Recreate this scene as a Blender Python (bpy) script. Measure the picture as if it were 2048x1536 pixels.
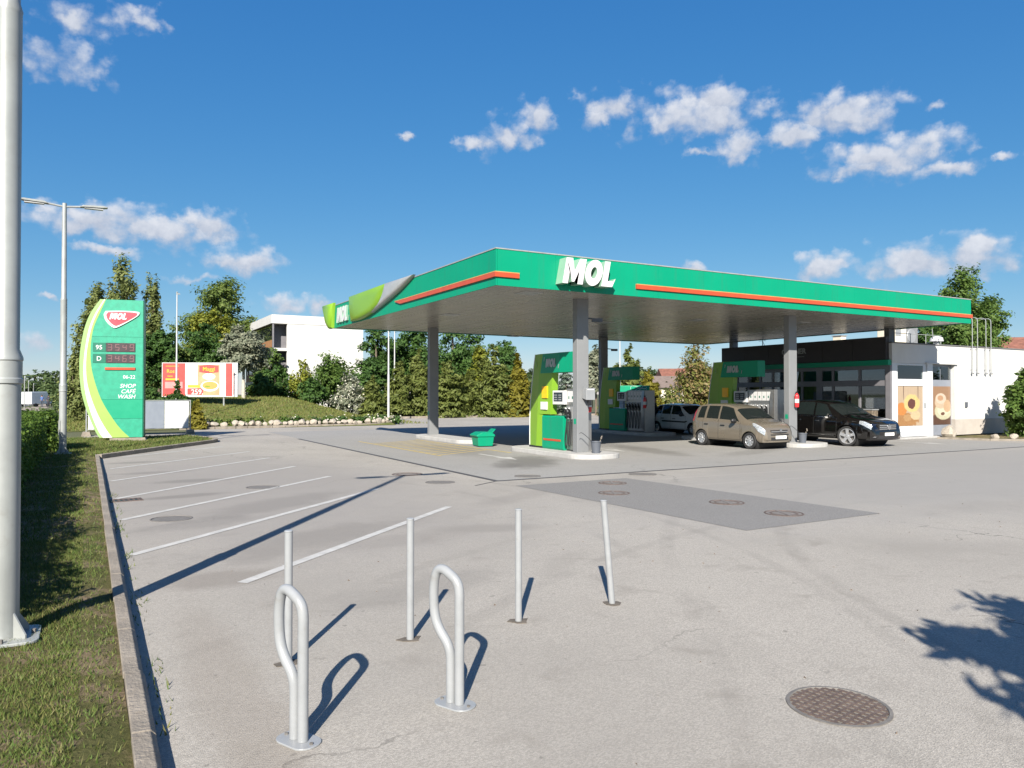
import bpy, bmesh, math, random
import numpy as np
from mathutils import Vector, Matrix
random.seed(7); RNG = np.random.default_rng(7)
R = math.radians
for o in list(bpy.data.objects): bpy.data.objects.remove(o)
SC = bpy.context.scene; COL = SC.collection
# ------------------------------------------------------------------ camera
FPX = 1500.0; HEAD = 29.5; CAM = Vector((-7.81, -14.43, 1.9)); PITCH = math.atan(20 / FPX)
cd = bpy.data.cameras.new("camera"); cam = bpy.data.objects.new("camera", cd); COL.objects.link(cam)
cd.sensor_width = 36; cd.lens = 36 * FPX / 2048; cd.clip_end = 6000; cd.clip_start = 0.05
cam.location = CAM; cam.rotation_euler = (R(90) + PITCH, 0, R(-HEAD)); SC.camera = cam
# ------------------------------------------------------------------ sky, sun, exposure
SUN_EL = 32.3; SH = Vector((math.sin(R(35.2)), math.cos(R(35.2)), 0))      # SH = the way shadows fall
SKY = 0.058; EXPO = 1.12
SC.view_settings.view_transform = 'Standard'; SC.view_settings.look = 'None'
SC.view_settings.exposure = EXPO; SC.view_settings.gamma = 1; SC.view_settings.use_curve_mapping = False
SC.render.engine = 'CYCLES'
SC.cycles.max_bounces = 6; SC.cycles.transparent_max_bounces = 12
try: SC.cycles.use_denoising = True
except Exception: pass
ld = bpy.data.lights.new("sun", 'SUN'); ld.energy = 5.0; ld.angle = R(0.5); ld.color = (1.0, 0.935, 0.83)
sun = bpy.data.objects.new("sun", ld); COL.objects.link(sun)
sun_to = -SH * math.cos(R(SUN_EL)) + Vector((0, 0, math.sin(R(SUN_EL))))
sun.rotation_euler = sun_to.to_track_quat('Z', 'Y').to_euler(); sun.location = sun_to * 60

class N:                                                               # tiny node-tree helper
    def __init__(s, nt): s.nt = nt; s.nodes = nt.nodes
    def n(s, t, **kw):
        nd = s.nodes.new(t)
        for k, v in kw.items(): setattr(nd, k, v)
        return nd
    def l(s, a, b): s.nt.links.new(a, b)
    def put(s, sock, v):
        if hasattr(v, 'is_output') or hasattr(v, 'links'): s.l(v, sock)
        else: sock.default_value = v
    def m(s, op, a, b=None, c=None, clamp=False):
        nd = s.n('ShaderNodeMath', operation=op); nd.use_clamp = clamp
        s.put(nd.inputs[0], a)
        if b is not None: s.put(nd.inputs[1], b)
        if c is not None: s.put(nd.inputs[2], c)
        return nd.outputs[0]
    def v(s, op, a, b=None, c=None, out=0):
        nd = s.n('ShaderNodeVectorMath', operation=op)
        s.put(nd.inputs[0], a)
        if b is not None: s.put(nd.inputs[1], b)
        if c is not None: s.put(nd.inputs[2], c)
        return nd.outputs[out]
    def mix(s, f, a, b, typ='RGBA', blend='MIX'):
        nd = s.n('ShaderNodeMix', data_type=typ)
        if typ == 'RGBA': nd.blend_type = blend; i = (0, 6, 7, 2)
        else: i = (0, 2, 3, 0)
        s.put(nd.inputs[i[0]], f); s.put(nd.inputs[i[1]], a); s.put(nd.inputs[i[2]], b)
        return nd.outputs[i[3]]
    def step(s, x, a, b, smooth=True):
        nd = s.n('ShaderNodeMapRange'); nd.interpolation_type = 'SMOOTHSTEP' if smooth else 'LINEAR'
        s.put(nd.inputs[0], x); nd.inputs[1].default_value = a; nd.inputs[2].default_value = b
        return nd.outputs[0]
    def noise(s, vec, scale, detail=4, rough=.55, dist=0.0, out=0):
        nd = s.n('ShaderNodeTexNoise'); s.put(nd.inputs['Vector'], vec)
        nd.inputs['Scale'].default_value = scale; nd.inputs['Detail'].default_value = detail
        nd.inputs['Roughness'].default_value = rough; nd.inputs['Distortion'].default_value = dist
        return nd.outputs[out]
def c4(c): return (c[0], c[1], c[2], 1.0)

def pixdir(px, py):
    f = math.cos(PITCH) + (py - 768) / FPX * math.sin(PITCH); up = math.sin(PITCH) - (py - 768) / FPX * math.cos(PITCH)
    r = (px - 1024) / FPX; a = R(HEAD)
    return Vector((r * math.cos(a) + f * math.sin(a), -r * math.sin(a) + f * math.cos(a), up))
def at(px, depth):                                                      # ground spot seen in that column at that distance
    a = R(HEAD); r = (px - 1024) / FPX * depth
    return Vector((CAM.x + r * math.cos(a) + depth * math.sin(a), CAM.y - r * math.sin(a) + depth * math.cos(a), 0))

world = bpy.data.worlds.new("World"); SC.world = world; world.use_nodes = True
w = N(world.node_tree); w.nodes.clear()
sky = w.n('ShaderNodeTexSky', sky_type='NISHITA'); sky.sun_disc = False
sky.sun_elevation = R(SUN_EL); sky.sun_rotation = math.atan2(-SH.x, -SH.y)
sky.altitude = 900; sky.air_density = 1.0; sky.dust_density = 0.05; sky.ozone_density = 3.0
skyc = w.n('ShaderNodeHueSaturation'); skyc.inputs['Saturation'].default_value = 1.22; skyc.inputs['Value'].default_value = 1.0
w.l(sky.outputs[0], skyc.inputs['Color'])
spl = w.n('ShaderNodeSeparateColor'); w.l(skyc.outputs[0], spl.inputs[0]); cmb = w.n('ShaderNodeCombineColor')   # the camera's soft shoulder towards the horizon
for i_, (A_, g_) in enumerate(((.715, .92), (1.295, .66), (2.66, .39))): w.l(w.m('MULTIPLY', w.m('POWER', spl.outputs[i_], g_), A_), cmb.inputs[i_])
skycol = cmb.outputs[0]
tc = w.n('ShaderNodeTexCoord'); dirv = tc.outputs['Generated']
sx = w.n('ShaderNodeSeparateXYZ'); w.l(dirv, sx.inputs[0])
az = w.m('ARCTAN2', sx.outputs[0], sx.outputs[1]); el = w.m('ARCSINE', sx.outputs[2])
cv = w.n('ShaderNodeCombineXYZ'); w.l(az, cv.inputs[0]); w.l(el, cv.inputs[1])
wob = w.v('SUBTRACT', w.noise(cv.outputs[0], 26, 5, .62, 0, 1), (0.5, 0.5, 0.5))
cvd = w.v('MULTIPLY_ADD', wob, (0.05, 0.035, 0), cv.outputs[0])
# clouds: (column, row, half width, half height, how dense) as they stand in the sky; bigger unseen ones are added outside the view
CL = [(955,290,70,26,.8),(1015,268,70,38,.9),(1075,232,50,36,.9),(1225,215,110,40,.75),(1200,232,60,26,.8),(1400,232,150,50,1),(1440,205,80,34,1),
      (1480,288,56,36,.95),(1590,275,75,30,1),(1690,228,105,44,1),(1775,312,135,46,.95),(1730,335,90,22,.95),(1905,338,75,18,.8),(2010,315,24,14,.8),(1865,212,28,12,.5),(820,268,20,10,.7),
      (1405,305,45,14,.6),(1640,532,56,30,1),(1830,525,110,36,1.05),(1945,508,75,40,1.05),(1392,538,36,16,.9),
      (180,440,110,36,1),(300,455,160,36,1.05),(410,448,80,32,1),(490,522,80,32,1.1),(230,500,80,14,.85),(390,556,70,12,.75),
      (130,120,105,52,.58),(150,28,85,36,.52),(275,42,70,36,.52),(575,612,75,26,.75),(640,612,36,24,.8),(105,590,20,9,.8),(60,690,60,34,.55),
      ]
CLS = []
for px, py, rx, ry, wt in CL:
    d = pixdir(px, py).normalized()
    CLS.append((math.atan2(d.x, d.y), math.asin(d.z), rx * 1.16 / FPX, ry * 1.2 / FPX, wt))
for k in range(16): CLS.append(((1.75 + (k % 8) * .5 + random.uniform(-.15, .15) + math.pi) % (2 * math.pi) - math.pi, random.uniform(.18, .5) if k < 8 else random.uniform(.6, 1.2), random.uniform(.26, .44), random.uniform(.13, .22), 1.0))  # large clouds added out of view as neutral fill light for the shadows
dmin = None; yrel = None
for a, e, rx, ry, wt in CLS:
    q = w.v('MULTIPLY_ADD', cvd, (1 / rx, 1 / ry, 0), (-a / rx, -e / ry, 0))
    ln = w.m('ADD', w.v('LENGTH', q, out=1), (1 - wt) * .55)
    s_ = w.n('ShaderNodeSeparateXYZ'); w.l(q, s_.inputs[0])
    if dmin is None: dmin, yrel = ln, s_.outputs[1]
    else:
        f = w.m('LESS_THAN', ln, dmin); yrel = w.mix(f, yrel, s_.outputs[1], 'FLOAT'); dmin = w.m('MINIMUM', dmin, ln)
fb = w.noise(w.v('MULTIPLY', cv.outputs[0], (1, 1.5, 1)), 26, 6, .55)
vo = w.n('ShaderNodeTexVoronoi', feature='SMOOTH_F1'); w.l(w.v('MULTIPLY', cvd, (1, 1.25, 1)), vo.inputs['Vector']); vo.inputs['Scale'].default_value = 48; vo.inputs['Smoothness'].default_value = .35
puff = w.m('MULTIPLY', w.m('SUBTRACT', .46, vo.outputs['Distance']), .62)
fb2 = w.noise(cv.outputs[0], 90, 5, .6)
dens = w.m('ADD', w.m('SUBTRACT', 1.0, dmin), w.m('ADD', puff, w.m('MULTIPLY', w.m('SUBTRACT', fb, .5), 1.15)))
dens = w.m('ADD', dens, w.m('MULTIPLY', w.m('SUBTRACT', fb2, .5), .30))
alpha = w.m('MULTIPLY', w.step(dens, .06, .82), .95)
shade = w.m('ADD', w.m('MULTIPLY', yrel, .45), w.m('ADD', w.m('MULTIPLY', puff, .55), w.m('MULTIPLY', w.m('SUBTRACT', fb2, .5), .7)))
shade = w.step(shade, -.5, .5)
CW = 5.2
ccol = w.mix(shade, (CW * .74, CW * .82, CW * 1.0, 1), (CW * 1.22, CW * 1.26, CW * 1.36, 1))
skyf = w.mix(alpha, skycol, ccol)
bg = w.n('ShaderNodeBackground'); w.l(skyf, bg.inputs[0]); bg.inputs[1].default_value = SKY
wo = w.n('ShaderNodeOutputWorld'); w.l(bg.outputs[0], wo.inputs[0])
try: world.cycles.sampling_method = 'MANUAL'; world.cycles.sample_map_resolution = 512
except Exception: pass

# ------------------------------------------------------------------ geometry helpers
class MB:
    def __init__(s): s.V = []; s.F = []; s.M = []; s.mi = 0
    def add(s, vs, fs, mi=None):
        b = len(s.V); s.V += [tuple(v) for v in vs]; s.F += [tuple(i + b for i in f) for f in fs]
        s.M += [s.mi if mi is None else mi] * len(fs); return s
    def box(s, x0, x1, y0, y1, z0, z1, mi=None):
        v = [(x, y, z) for z in (z0, z1) for y in (y0, y1) for x in (x0, x1)]
        return s.add(v, [(0,2,3,1),(4,5,7,6),(0,1,5,4),(2,6,7,3),(0,4,6,2),(1,3,7,5)], mi)
    def obox(s, c, size, rz=0, mi=None, rx=0, ry=0):
        m = Matrix.Rotation(rz, 3, 'Z') @ Matrix.Rotation(ry, 3, 'Y') @ Matrix.Rotation(rx, 3, 'X'); c = Vector(c)
        a, b, d = [q / 2 for q in size]
        v = [c + m @ Vector((x, y, z)) for z in (-d, d) for y in (-b, b) for x in (-a, a)]
        return s.add(v, [(0,2,3,1),(4,5,7,6),(0,1,5,4),(2,6,7,3),(0,4,6,2),(1,3,7,5)], mi)
    def bar(s, p, q, wd, th, up=(0,0,1), mi=None):
        p, q = Vector(p), Vector(q); d = (q - p).normalized(); u = Vector(up)
        sdir = d.cross(u)
        if sdir.length < 1e-4: sdir = d.cross(Vector((1,0,0)))
        sdir.normalize(); u = sdir.cross(d)
        v = [pt + sdir * a + u * b for pt in (p, q) for a, b in ((-wd/2,-th/2),(wd/2,-th/2),(wd/2,th/2),(-wd/2,th/2))]
        return s.add(v, [(0,1,2,3)[::-1],(4,5,6,7),(0,1,5,4),(1,2,6,5),(2,3,7,6),(3,0,4,7)], mi)
    def prism(s, poly, fn, a, b, mi=None):
        """poly: 2-D outline; fn(p, q, h) -> 3-D; extruded from h=a to h=b"""
        n = len(poly); v = [fn(p[0], p[1], a) for p in poly] + [fn(p[0], p[1], b) for p in poly]
        return s.add(v, [tuple(range(n))[::-1], tuple(range(n, 2*n))] + [(i, (i+1) % n, n + (i+1) % n, n + i) for i in range(n)], mi)
    def tube(s, pts, r, n=10, mi=None, caps=True):
        pts = [Vector(p) for p in pts]; rs = r if isinstance(r, (list, tuple)) else [r] * len(pts)
        vs, fs = [], []; prev = None
        for i, p in enumerate(pts):
            d = (pts[min(i+1, len(pts)-1)] - pts[max(i-1, 0)]).normalized()
            if prev is None:
                a = d.cross(Vector((0,0,1)));
                if a.length < 1e-3: a = d.cross(Vector((1,0,0)))
            else: a = prev - d * prev.dot(d)
            a.normalize(); prev = a; b = d.cross(a)
            for k in range(n):
                t = 2 * math.pi * k / n; vs.append(p + (a * math.cos(t) + b * math.sin(t)) * rs[i])
        for i in range(len(pts) - 1):
            for k in range(n): fs.append((i*n+k, i*n+(k+1)%n, (i+1)*n+(k+1)%n, (i+1)*n+k))
        if caps: fs += [tuple(range(n))[::-1], tuple(range((len(pts)-1)*n, len(pts)*n))]
        return s.add(vs, fs, mi)
    def lathe(s, prof, n=24, mi=None, axis='z', c=(0,0,0), a0=0):
        vs, fs = [], []; c = Vector(c)
        for r, h in prof:
            for k in range(n):
                t = a0 + 2 * math.pi * k / n; x, y = r * math.cos(t), r * math.sin(t)
                vs.append(c + Vector((x, y, h) if axis == 'z' else ((x, h, y) if axis == 'y' else (h, x, y))))
        for i in range(len(prof) - 1):
            for k in range(n): fs.append((i*n+k, i*n+(k+1)%n, (i+1)*n+(k+1)%n, (i+1)*n+k))
        return s.add(vs, fs, mi)
    def ball(s, c, r, n=10, m=6, mi=None):
        r = r if isinstance(r, (tuple, list)) else (r, r, r)
        vs = []; fs = []
        for i in range(m + 1):
            ph = math.pi * i / m
            for k in range(n):
                t = 2 * math.pi * k / n; vs.append((c[0]+r[0]*math.sin(ph)*math.cos(t), c[1]+r[1]*math.sin(ph)*math.sin(t), c[2]-r[2]*math.cos(ph)))
        for i in range(m):
            for k in range(n): fs.append((i*n+k, i*n+(k+1)%n, (i+1)*n+(k+1)%n, (i+1)*n+k))
        return s.add(vs, fs, mi)
    def mesh(s, name, mats, smooth=False):
        me = bpy.data.meshes.new(name); me.from_pydata(s.V, [], s.F)
        for m in (mats if isinstance(mats, (list, tuple)) else [mats]): me.materials.append(m)
        me.polygons.foreach_set('material_index', s.M)
        bm = bmesh.new(); bm.from_mesh(me)
        if smooth: bmesh.ops.remove_doubles(bm, verts=bm.verts, dist=1e-5)
        bmesh.ops.recalc_face_normals(bm, faces=bm.faces); bm.to_mesh(me); bm.free()
        if smooth:
            me.polygons.foreach_set('use_smooth', [True] * len(me.polygons))
            me.set_sharp_from_angle(angle=R(smooth if smooth is not True else 38))
        return me
    def build(s, name, mats, parent=None, loc=None, smooth=False, bevel=0, rz=0):
        return link(name, s.mesh(name, mats, smooth), parent, loc, bevel, rz)
def link(name, me, parent=None, loc=None, bevel=0, rz=0, scale=None):
    o = bpy.data.objects.new(name, me); COL.objects.link(o)
    if parent is not None: o.parent = parent
    if loc is not None: o.location = loc
    if rz: o.rotation_euler = (0, 0, rz)
    if scale: o.scale = scale if isinstance(scale, (tuple, list)) else (scale,) * 3
    if bevel:
        b = o.modifiers.new('bevel', 'BEVEL'); b.width = bevel; b.segments = 2; b.limit_method = 'ANGLE'; b.angle_limit = R(40)
    return o
def tag(o, label, cat, group=None, kind=None):
    o['label'] = label; o['category'] = cat
    if group: o['group'] = group
    if kind: o['kind'] = kind
    return o
def thing(name, label, cat, loc=(0,0,0), rz=0, group=None):
    o = bpy.data.objects.new(name, None); COL.objects.link(o); o.location = loc; o.rotation_euler = (0,0,rz)
    o.empty_display_size = .2
    return tag(o, label, cat, group)
def struct(o, kind='structure'): o['kind'] = kind; return o
def copy_tree(o, parent=None):
    c = o.copy(); COL.objects.link(c); c.parent = parent
    for ch in list(o.children): copy_tree(ch, c)
    return c
def text_mesh(txt, size, mat, extrude=.004, shear=0, bold=0, align='LEFT', name='lettering', spacing=1.0):
    cu = bpy.data.curves.new(name, 'FONT'); cu.body = txt; cu.size = size; cu.extrude = extrude; cu.shear = shear; cu.offset = bold
    cu.align_x = align; cu.space_character = spacing; cu.resolution_u = 3
    ob = bpy.data.objects.new(name, cu); COL.objects.link(ob)
    dg = bpy.context.evaluated_depsgraph_get(); me = bpy.data.meshes.new_from_object(ob.evaluated_get(dg))
    bpy.data.objects.remove(ob); bpy.data.curves.remove(cu)
    me.materials.clear(); me.materials.append(mat); return me
def lettering(txt, size, mat, parent, loc, face='-y', rz=0, name='lettering', **kw):
    """upright lettering; face = the side it is read from (in the parent's axes)"""
    me = text_mesh(txt, size, mat, name=name, **kw); o = link(name, me, parent, loc)
    o.rotation_euler = (R(90), 0, {'-y': 0, '-x': R(-90), '+x': R(90), '+y': R(180)}[face] + rz); return o
def lerp(a, b, t): return a + (b - a) * t
def interp(x, pts):
    if x <= pts[0][0]: return pts[0][1]
    for (a, p), (b, q) in zip(pts, pts[1:]):
        if x <= b: return p + (q - p) * (x - a) / (b - a) if b > a else q
    return pts[-1][1]
def spline(pts, n=6, closed=False):
    P = [Vector(p) for p in pts]; out = []; L = len(P)
    for i in range(L if closed else L - 1):
        p1, p2 = P[i], P[(i+1) % L]; p0 = P[i-1] if (i > 0 or closed) else p1; p3 = P[(i+2) % L] if (i + 2 < L or closed) else p2
        for k in range(n):
            t = k / n
            out.append(.5 * ((2*p1) + (p2-p0)*t + (2*p0-5*p1+4*p2-p3)*t*t + (3*p1-p0-3*p2+p3)*t**3))
    if not closed: out.append(P[-1])
    return out
def arc_poly(x0, x1, y0, y1, r, n=5):
    out = []
    for cx, cy, a0 in ((x1-r, y1-r, 0), (x0+r, y1-r, 90), (x0+r, y0+r, 180), (x1-r, y0+r, 270)):
        for k in range(n + 1):
            a = R(a0 + 90 * k / n); out.append((cx + r * math.cos(a), cy + r * math.sin(a)))
    return out

# ------------------------------------------------------------------ materials
def mat(name, col, rough=.6, metal=0.0, var=.10, vscale=3.0, bump=0.0, bscale=60.0, dirt=0.0, dirtcol=(.10,.085,.065), coat=0.0, spec=.5, alpha=1.0, emit=None, streak=0.0):
    m = bpy.data.materials.new(name); m.use_nodes = True; k = N(m.node_tree); b = k.nodes['Principled BSDF']
    t = k.n('ShaderNodeTexCoord').outputs['Object']
    nz = k.noise(t, vscale, 5, .6)
    c = k.mix(k.step(nz, .3, .7), c4([x * (1 - var) for x in col]), c4([min(1, x * (1 + var * .6)) for x in col]))
    if dirt:
        d = k.m('MULTIPLY', k.step(k.noise(t, vscale * 2.3, 7, .7), .52, .78), dirt)
        c = k.mix(d, c, c4(dirtcol))
    if streak:
        sv = k.noise(k.v('MULTIPLY', t, (5, 5, .35)), 1.0, 6, .7); c = k.mix(k.m('MULTIPLY', k.step(sv, .50, .74), streak), c, c4([x * .45 + .03 for x in col]))
    k.put(b.inputs['Base Color'], c); b.inputs['Metallic'].default_value = metal
    k.put(b.inputs['Roughness'], k.m('ADD', k.m('MULTIPLY', k.m('SUBTRACT', nz, .5), .18), rough, clamp=True))
    b.inputs['Specular IOR Level'].default_value = spec; b.inputs['Coat Weight'].default_value = coat; b.inputs['Coat Roughness'].default_value = .06
    if bump:
        bp = k.n('ShaderNodeBump'); bp.inputs['Strength'].default_value = bump; bp.inputs['Distance'].default_value = .02
        k.l(k.noise(t, bscale, 5, .6), bp.inputs['Height']); k.l(bp.outputs[0], b.inputs['Normal'])
    if emit: b.inputs['Emission Color'].default_value = c4(emit[0]); b.inputs['Emission Strength'].default_value = emit[1]
    return m
def leafmat(name, cols, trans=.42, rough=.6):
    m = bpy.data.materials.new(name); m.use_nodes = True; k = N(m.node_tree); b = k.nodes['Principled BSDF']
    g = k.n('ShaderNodeNewGeometry'); t = k.n('ShaderNodeTexCoord').outputs['Object']
    rp = k.n('ShaderNodeValToRGB'); e = rp.color_ramp.elements
    e[0].color = c4(cols[0]); e[1].color = c4(cols[-1])
    for i, c in enumerate(cols[1:-1]): x = e.new((i + 1) / (len(cols) - 1)); x.color = c4(c)
    f = k.m('ADD', k.m('MULTIPLY', g.outputs['Random Per Island'], .6), k.m('MULTIPLY', k.noise(t, .9, 3, .6), .55), clamp=True)
    k.l(f, rp.inputs[0]); k.l(rp.outputs[0], b.inputs['Base Color']); b.inputs['Roughness'].default_value = rough
    b.inputs['Specular IOR Level'].default_value = .25
    tr = k.n('ShaderNodeBsdfTranslucent'); k.l(k.mix(.5, rp.outputs[0], (.5, .6, .08, 1), blend='MULTIPLY'), tr.inputs[0])
    k.l(rp.outputs[0], tr.inputs[0])
    ms = k.n('ShaderNodeMixShader'); ms.inputs[0].default_value = trans
    k.l(b.outputs[0], ms.inputs[1]); k.l(tr.outputs[0], ms.inputs[2]); k.l(ms.outputs[0], k.nodes['Material Output'].inputs[0])
    return m
def ell(k, t, cx, cy, rx, ry, rot=0, nz=None, amp=.8, a=.35, b=1.0):
    mp = k.n('ShaderNodeMapping'); mp.vector_type = 'TEXTURE'; k.l(t, mp.inputs[0])
    mp.inputs['Location'].default_value = (cx, cy, 0); mp.inputs['Rotation'].default_value = (0, 0, rot); mp.inputs['Scale'].default_value = (rx, ry, 1)
    q = k.v('MULTIPLY', mp.outputs[0], (1, 1, 0)); d = k.v('LENGTH', q, out=1)
    if nz is not None: d = k.m('ADD', d, k.m('MULTIPLY', k.m('SUBTRACT', nz, .5), amp))
    return k.m('SUBTRACT', 1.0, k.step(d, a, b))
def pavement(name, base, speck, tones_and_stains, coarse=1.0, blotch=.35, cracks=0.0, arcs=()):
    """weathered surface: aggregate, patchy ageing, stains that have a shape of their own"""
    m = bpy.data.materials.new(name); m.use_nodes = True; k = N(m.node_tree); b = k.nodes['Principled BSDF']
    t = k.n('ShaderNodeTexCoord').outputs['Object']
    agg = k.n('ShaderNodeTexVoronoi'); k.l(t, agg.inputs['Vector']); agg.inputs['Scale'].default_value = 120 * coarse
    ac = k.n('ShaderNodeSeparateColor'); k.l(agg.outputs['Color'], ac.inputs[0])
    fine = k.noise(t, 55 * coarse, 6, .75); big = k.noise(t, .22, 6, .62); mid = k.noise(t, 1.7, 7, .66, .4)
    c = k.mix(k.step(ac.outputs[0], .1, .95), c4([x * (1 - speck) for x in base]), c4([min(1, x * (1 + speck * .75)) for x in base]))
    c = k.mix(k.m('MULTIPLY', k.step(fine, .48, .75), .22), c, c4([x * .62 for x in base]))
    c = k.mix(k.m('MULTIPLY', k.step(big, .36, .70), blotch), c, c4([x * .70 for x in base]))
    c = k.mix(k.m('MULTIPLY', k.step(mid, .54, .74), blotch * 1.15), c, c4([base[0] * .66, base[1] * .65, base[2] * .64]))
    c = k.mix(k.m('MULTIPLY', k.step(k.noise(t, 4.5, 3, .5), .70, .76), .5), c, c4([x * .55 for x in base]))
    if cracks:
        ed = k.n('ShaderNodeTexVoronoi', feature='DISTANCE_TO_EDGE'); k.l(k.v('MULTIPLY_ADD', k.noise(t, .9, 5, .6, 0, 1), (1.6, 1.6, 0), t), ed.inputs['Vector']); ed.inputs['Scale'].default_value = .16
        c = k.mix(k.m('MULTIPLY', k.m('MULTIPLY', k.m('SUBTRACT', 1, k.step(ed.outputs['Distance'], .0008, .0030)), k.step(k.noise(t, .3, 3, .5), .48, .58)), cracks), c, c4([x * .35 for x in base]))
        sk = k.noise(k.v('MULTIPLY', t, (.9, 5, 1)), 1.0, 5, .7); c = k.mix(k.m('MULTIPLY', k.step(sk, .60, .76), .35), c, c4([x * .62 for x in base]))
        dr = k.noise(t, 9, 2, .4); c = k.mix(k.m('MULTIPLY', k.step(dr, .735, .765), .6), c, c4([x * .45 for x in base]))
    for cx, cy, r_, wd, amt in arcs:                       # tyre paths
        d_ = k.m('ABSOLUTE', k.m('SUBTRACT', k.v('LENGTH', k.v('MULTIPLY', k.v('SUBTRACT', t, (cx, cy, 0)), (1, 1, 0)), out=1), r_))
        c = k.mix(k.m('MULTIPLY', k.m('MULTIPLY', k.m('SUBTRACT', 1, k.step(d_, wd * .3, wd)), k.step(k.noise(t, .5, 5, .7), .38, .62)), amt), c, c4([x * .55 for x in base]))
    wn = k.noise(t, 1.3, 6, .7, .3); wn2 = k.noise(k.v('MULTIPLY', t, (1.0, .35, 1)), 3.0, 6, .7)
    for s in tones_and_stains:
        cx, cy, rx, ry, rot, amt, colr = s[:7]; amp = s[7] if len(s) > 7 else .9
        e = ell(k, t, cx, cy, rx, ry, rot, wn if amp < 1.5 else wn2, amp)
        c = k.mix(k.m('MULTIPLY', e, amt), c, c4(colr))
    k.l(c, b.inputs['Base Color']); b.inputs['Roughness'].default_value = .86; b.inputs['Specular IOR Level'].default_value = .3
    bp = k.n('ShaderNodeBump'); bp.inputs['Strength'].default_value = .5; bp.inputs['Distance'].default_value = .006
    k.l(k.m('ADD', k.m('MULTIPLY', agg.outputs['Distance'], .9), fine), bp.inputs['Height']); k.l(bp.outputs[0], b.inputs['Normal'])
    return m
M = {}
M['green'] = mat('station_green', (.0, .232, .125), .42, 0, .05, .6, spec=.3, dirt=.08, dirtcol=(.05,.20,.12), streak=.35)
M['green_sign'] = mat('faded_sign_green', (.008, .255, .155), .5, 0, .14, 5, dirt=.5, dirtcol=(.04,.29,.19))
M['green_clean'] = mat('clean_sign_green', (.0, .25, .135), .42, 0, .05)
M['green_dark'] = mat('display_green', (.0, .12, .072), .4, 0, .06)
M['lime'] = mat('lime_panel', (.165, .315, .022), .33, 0, .05, 1)
M['lime_light'] = mat('pale_lime_panel', (.25, .41, .085), .42, 0, .06, 1)
M['pale_green'] = mat('pale_green_band', (.22, .36, .12), .5, 0, .06, 2)
M['wavewhite'] = mat('silver_white_panel', (.36, .365, .365), .4, .2, .05)
M['white'] = mat('white_plastic', (.55, .55, .55), .42, 0, .04)
M['orange'] = mat('orange_strip', (.42, .062, .022), .35, 0, .08)
M['strip_highlight'] = mat('orange_highlight', (.50, .22, .07), .4)
M['red'] = mat('red_enamel', (.55, .03, .035), .3, 0, .06)
M['redlogo'] = mat('logo_red', (.55, .05, .07), .35)
M['bluelogo'] = mat('logo_white_rim', (.50, .53, .50), .4)
M['post'] = mat('grey_white_paint', (.255, .266, .278), .34, 0, .08, 5, dirt=.45, dirtcol=(.17,.155,.135), streak=.25)
M['lamp'] = mat('galvanised_lamp_paint', (.285, .30, .295), .42, .15, .10, 3, dirt=.4, dirtcol=(.20,.18,.15), streak=.3)
M['flag'] = mat('white_pole_paint', (.42, .425, .43), .4, 0, .04)
M['column'] = mat('grey_column_paint', (.19, .196, .203), .45, .05, .05, 2, dirt=.1)
M['soffit'] = mat('soffit_sheet', (.31, .29, .25), .28, .10, .14, 1.2, dirt=.35, dirtcol=(.16,.14,.11))
M['dark'] = mat('black_plastic', (.012, .013, .015), .45, 0, .1)
M['rubber'] = mat('black_rubber', (.018, .018, .019), .75, 0, .1)
M['hose'] = mat('black_hose', (.014, .014, .016), .5, 0, .1)
M['steel'] = mat('brushed_steel', (.33, .32, .305), .36, .8, .08, 8, bump=.05, bscale=120)
M['grey'] = mat('grey_sheet_metal', (.30, .31, .32), .45, .3, .06)
M['darkgrey'] = mat('dark_grey_plastic', (.085, .095, .115), .6, 0, .08)
M['silver'] = mat('silver_alloy', (.55, .56, .58), .28, .7, .04)
M['chrome'] = mat('chrome_trim', (.75, .76, .78), .12, 1, .02)
M['screen'] = mat('dark_screen', (.015, .025, .035), .12, 0, .1)
M['glass_dark'] = mat('dark_window_glass', (.010, .013, .016), .03, 0, .15, .8, spec=.5)
M['carglass'] = mat('car_glass', (.010, .014, .014), .02, 0, .1, 3, spec=.35)
M['lens'] = mat('headlamp_lens', (.42, .45, .48), .10, .35, .45, 30)
M['redlens'] = mat('tail_lamp', (.35, .01, .012), .12)
M['plate'] = mat('number_plate', (.72, .73, .70), .4)
M['black'] = mat('print_black', (.02, .02, .03), .5)
M['yellow'] = mat('yellow_label', (.80, .42, .01), .4)
M['concrete'] = mat('kerb_concrete', (.235, .205, .170), .9, 0, .28, 3, bump=.8, bscale=30, dirt=.6, dirtcol=(.14,.11,.075))
M['island'] = mat('island_concrete', (.36, .355, .345), .8, 0, .12, 3, bump=.3, bscale=50, dirt=.3, dirtcol=(.18,.16,.14))
M['iron'] = mat('rusty_cast_iron', (.125, .092, .078), .7, .2, .3, 14, bump=.4, bscale=150, dirt=.4, dirtcol=(.20,.16,.13))
M['iron_dark'] = mat('dark_cast_iron', (.15, .14, .13), .75, .1, .2, 10, bump=.3, bscale=120)
M['sand'] = mat('dust_fill', (.20, .18, .155), .95, 0, .25, 30, bump=.4, bscale=200)
M['drain'] = mat('drain_grating', (.055, .055, .06), .7, .2, .15)
M['paint'] = mat('worn_white_paint', (.40, .395, .38), .85, 0, .15, 6, dirt=.85, dirtcol=(.30,.285,.265))
M['ypaint'] = mat('worn_yellow_paint', (.42, .32, .10), .8, 0, .15, 5, dirt=.65, dirtcol=(.26,.25,.23))
M['wall'] = mat('white_render', (.50, .495, .485), .85, 0, .05, 1.2, bump=.15, bscale=60, dirt=.08, dirtcol=(.5,.47,.42))
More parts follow.
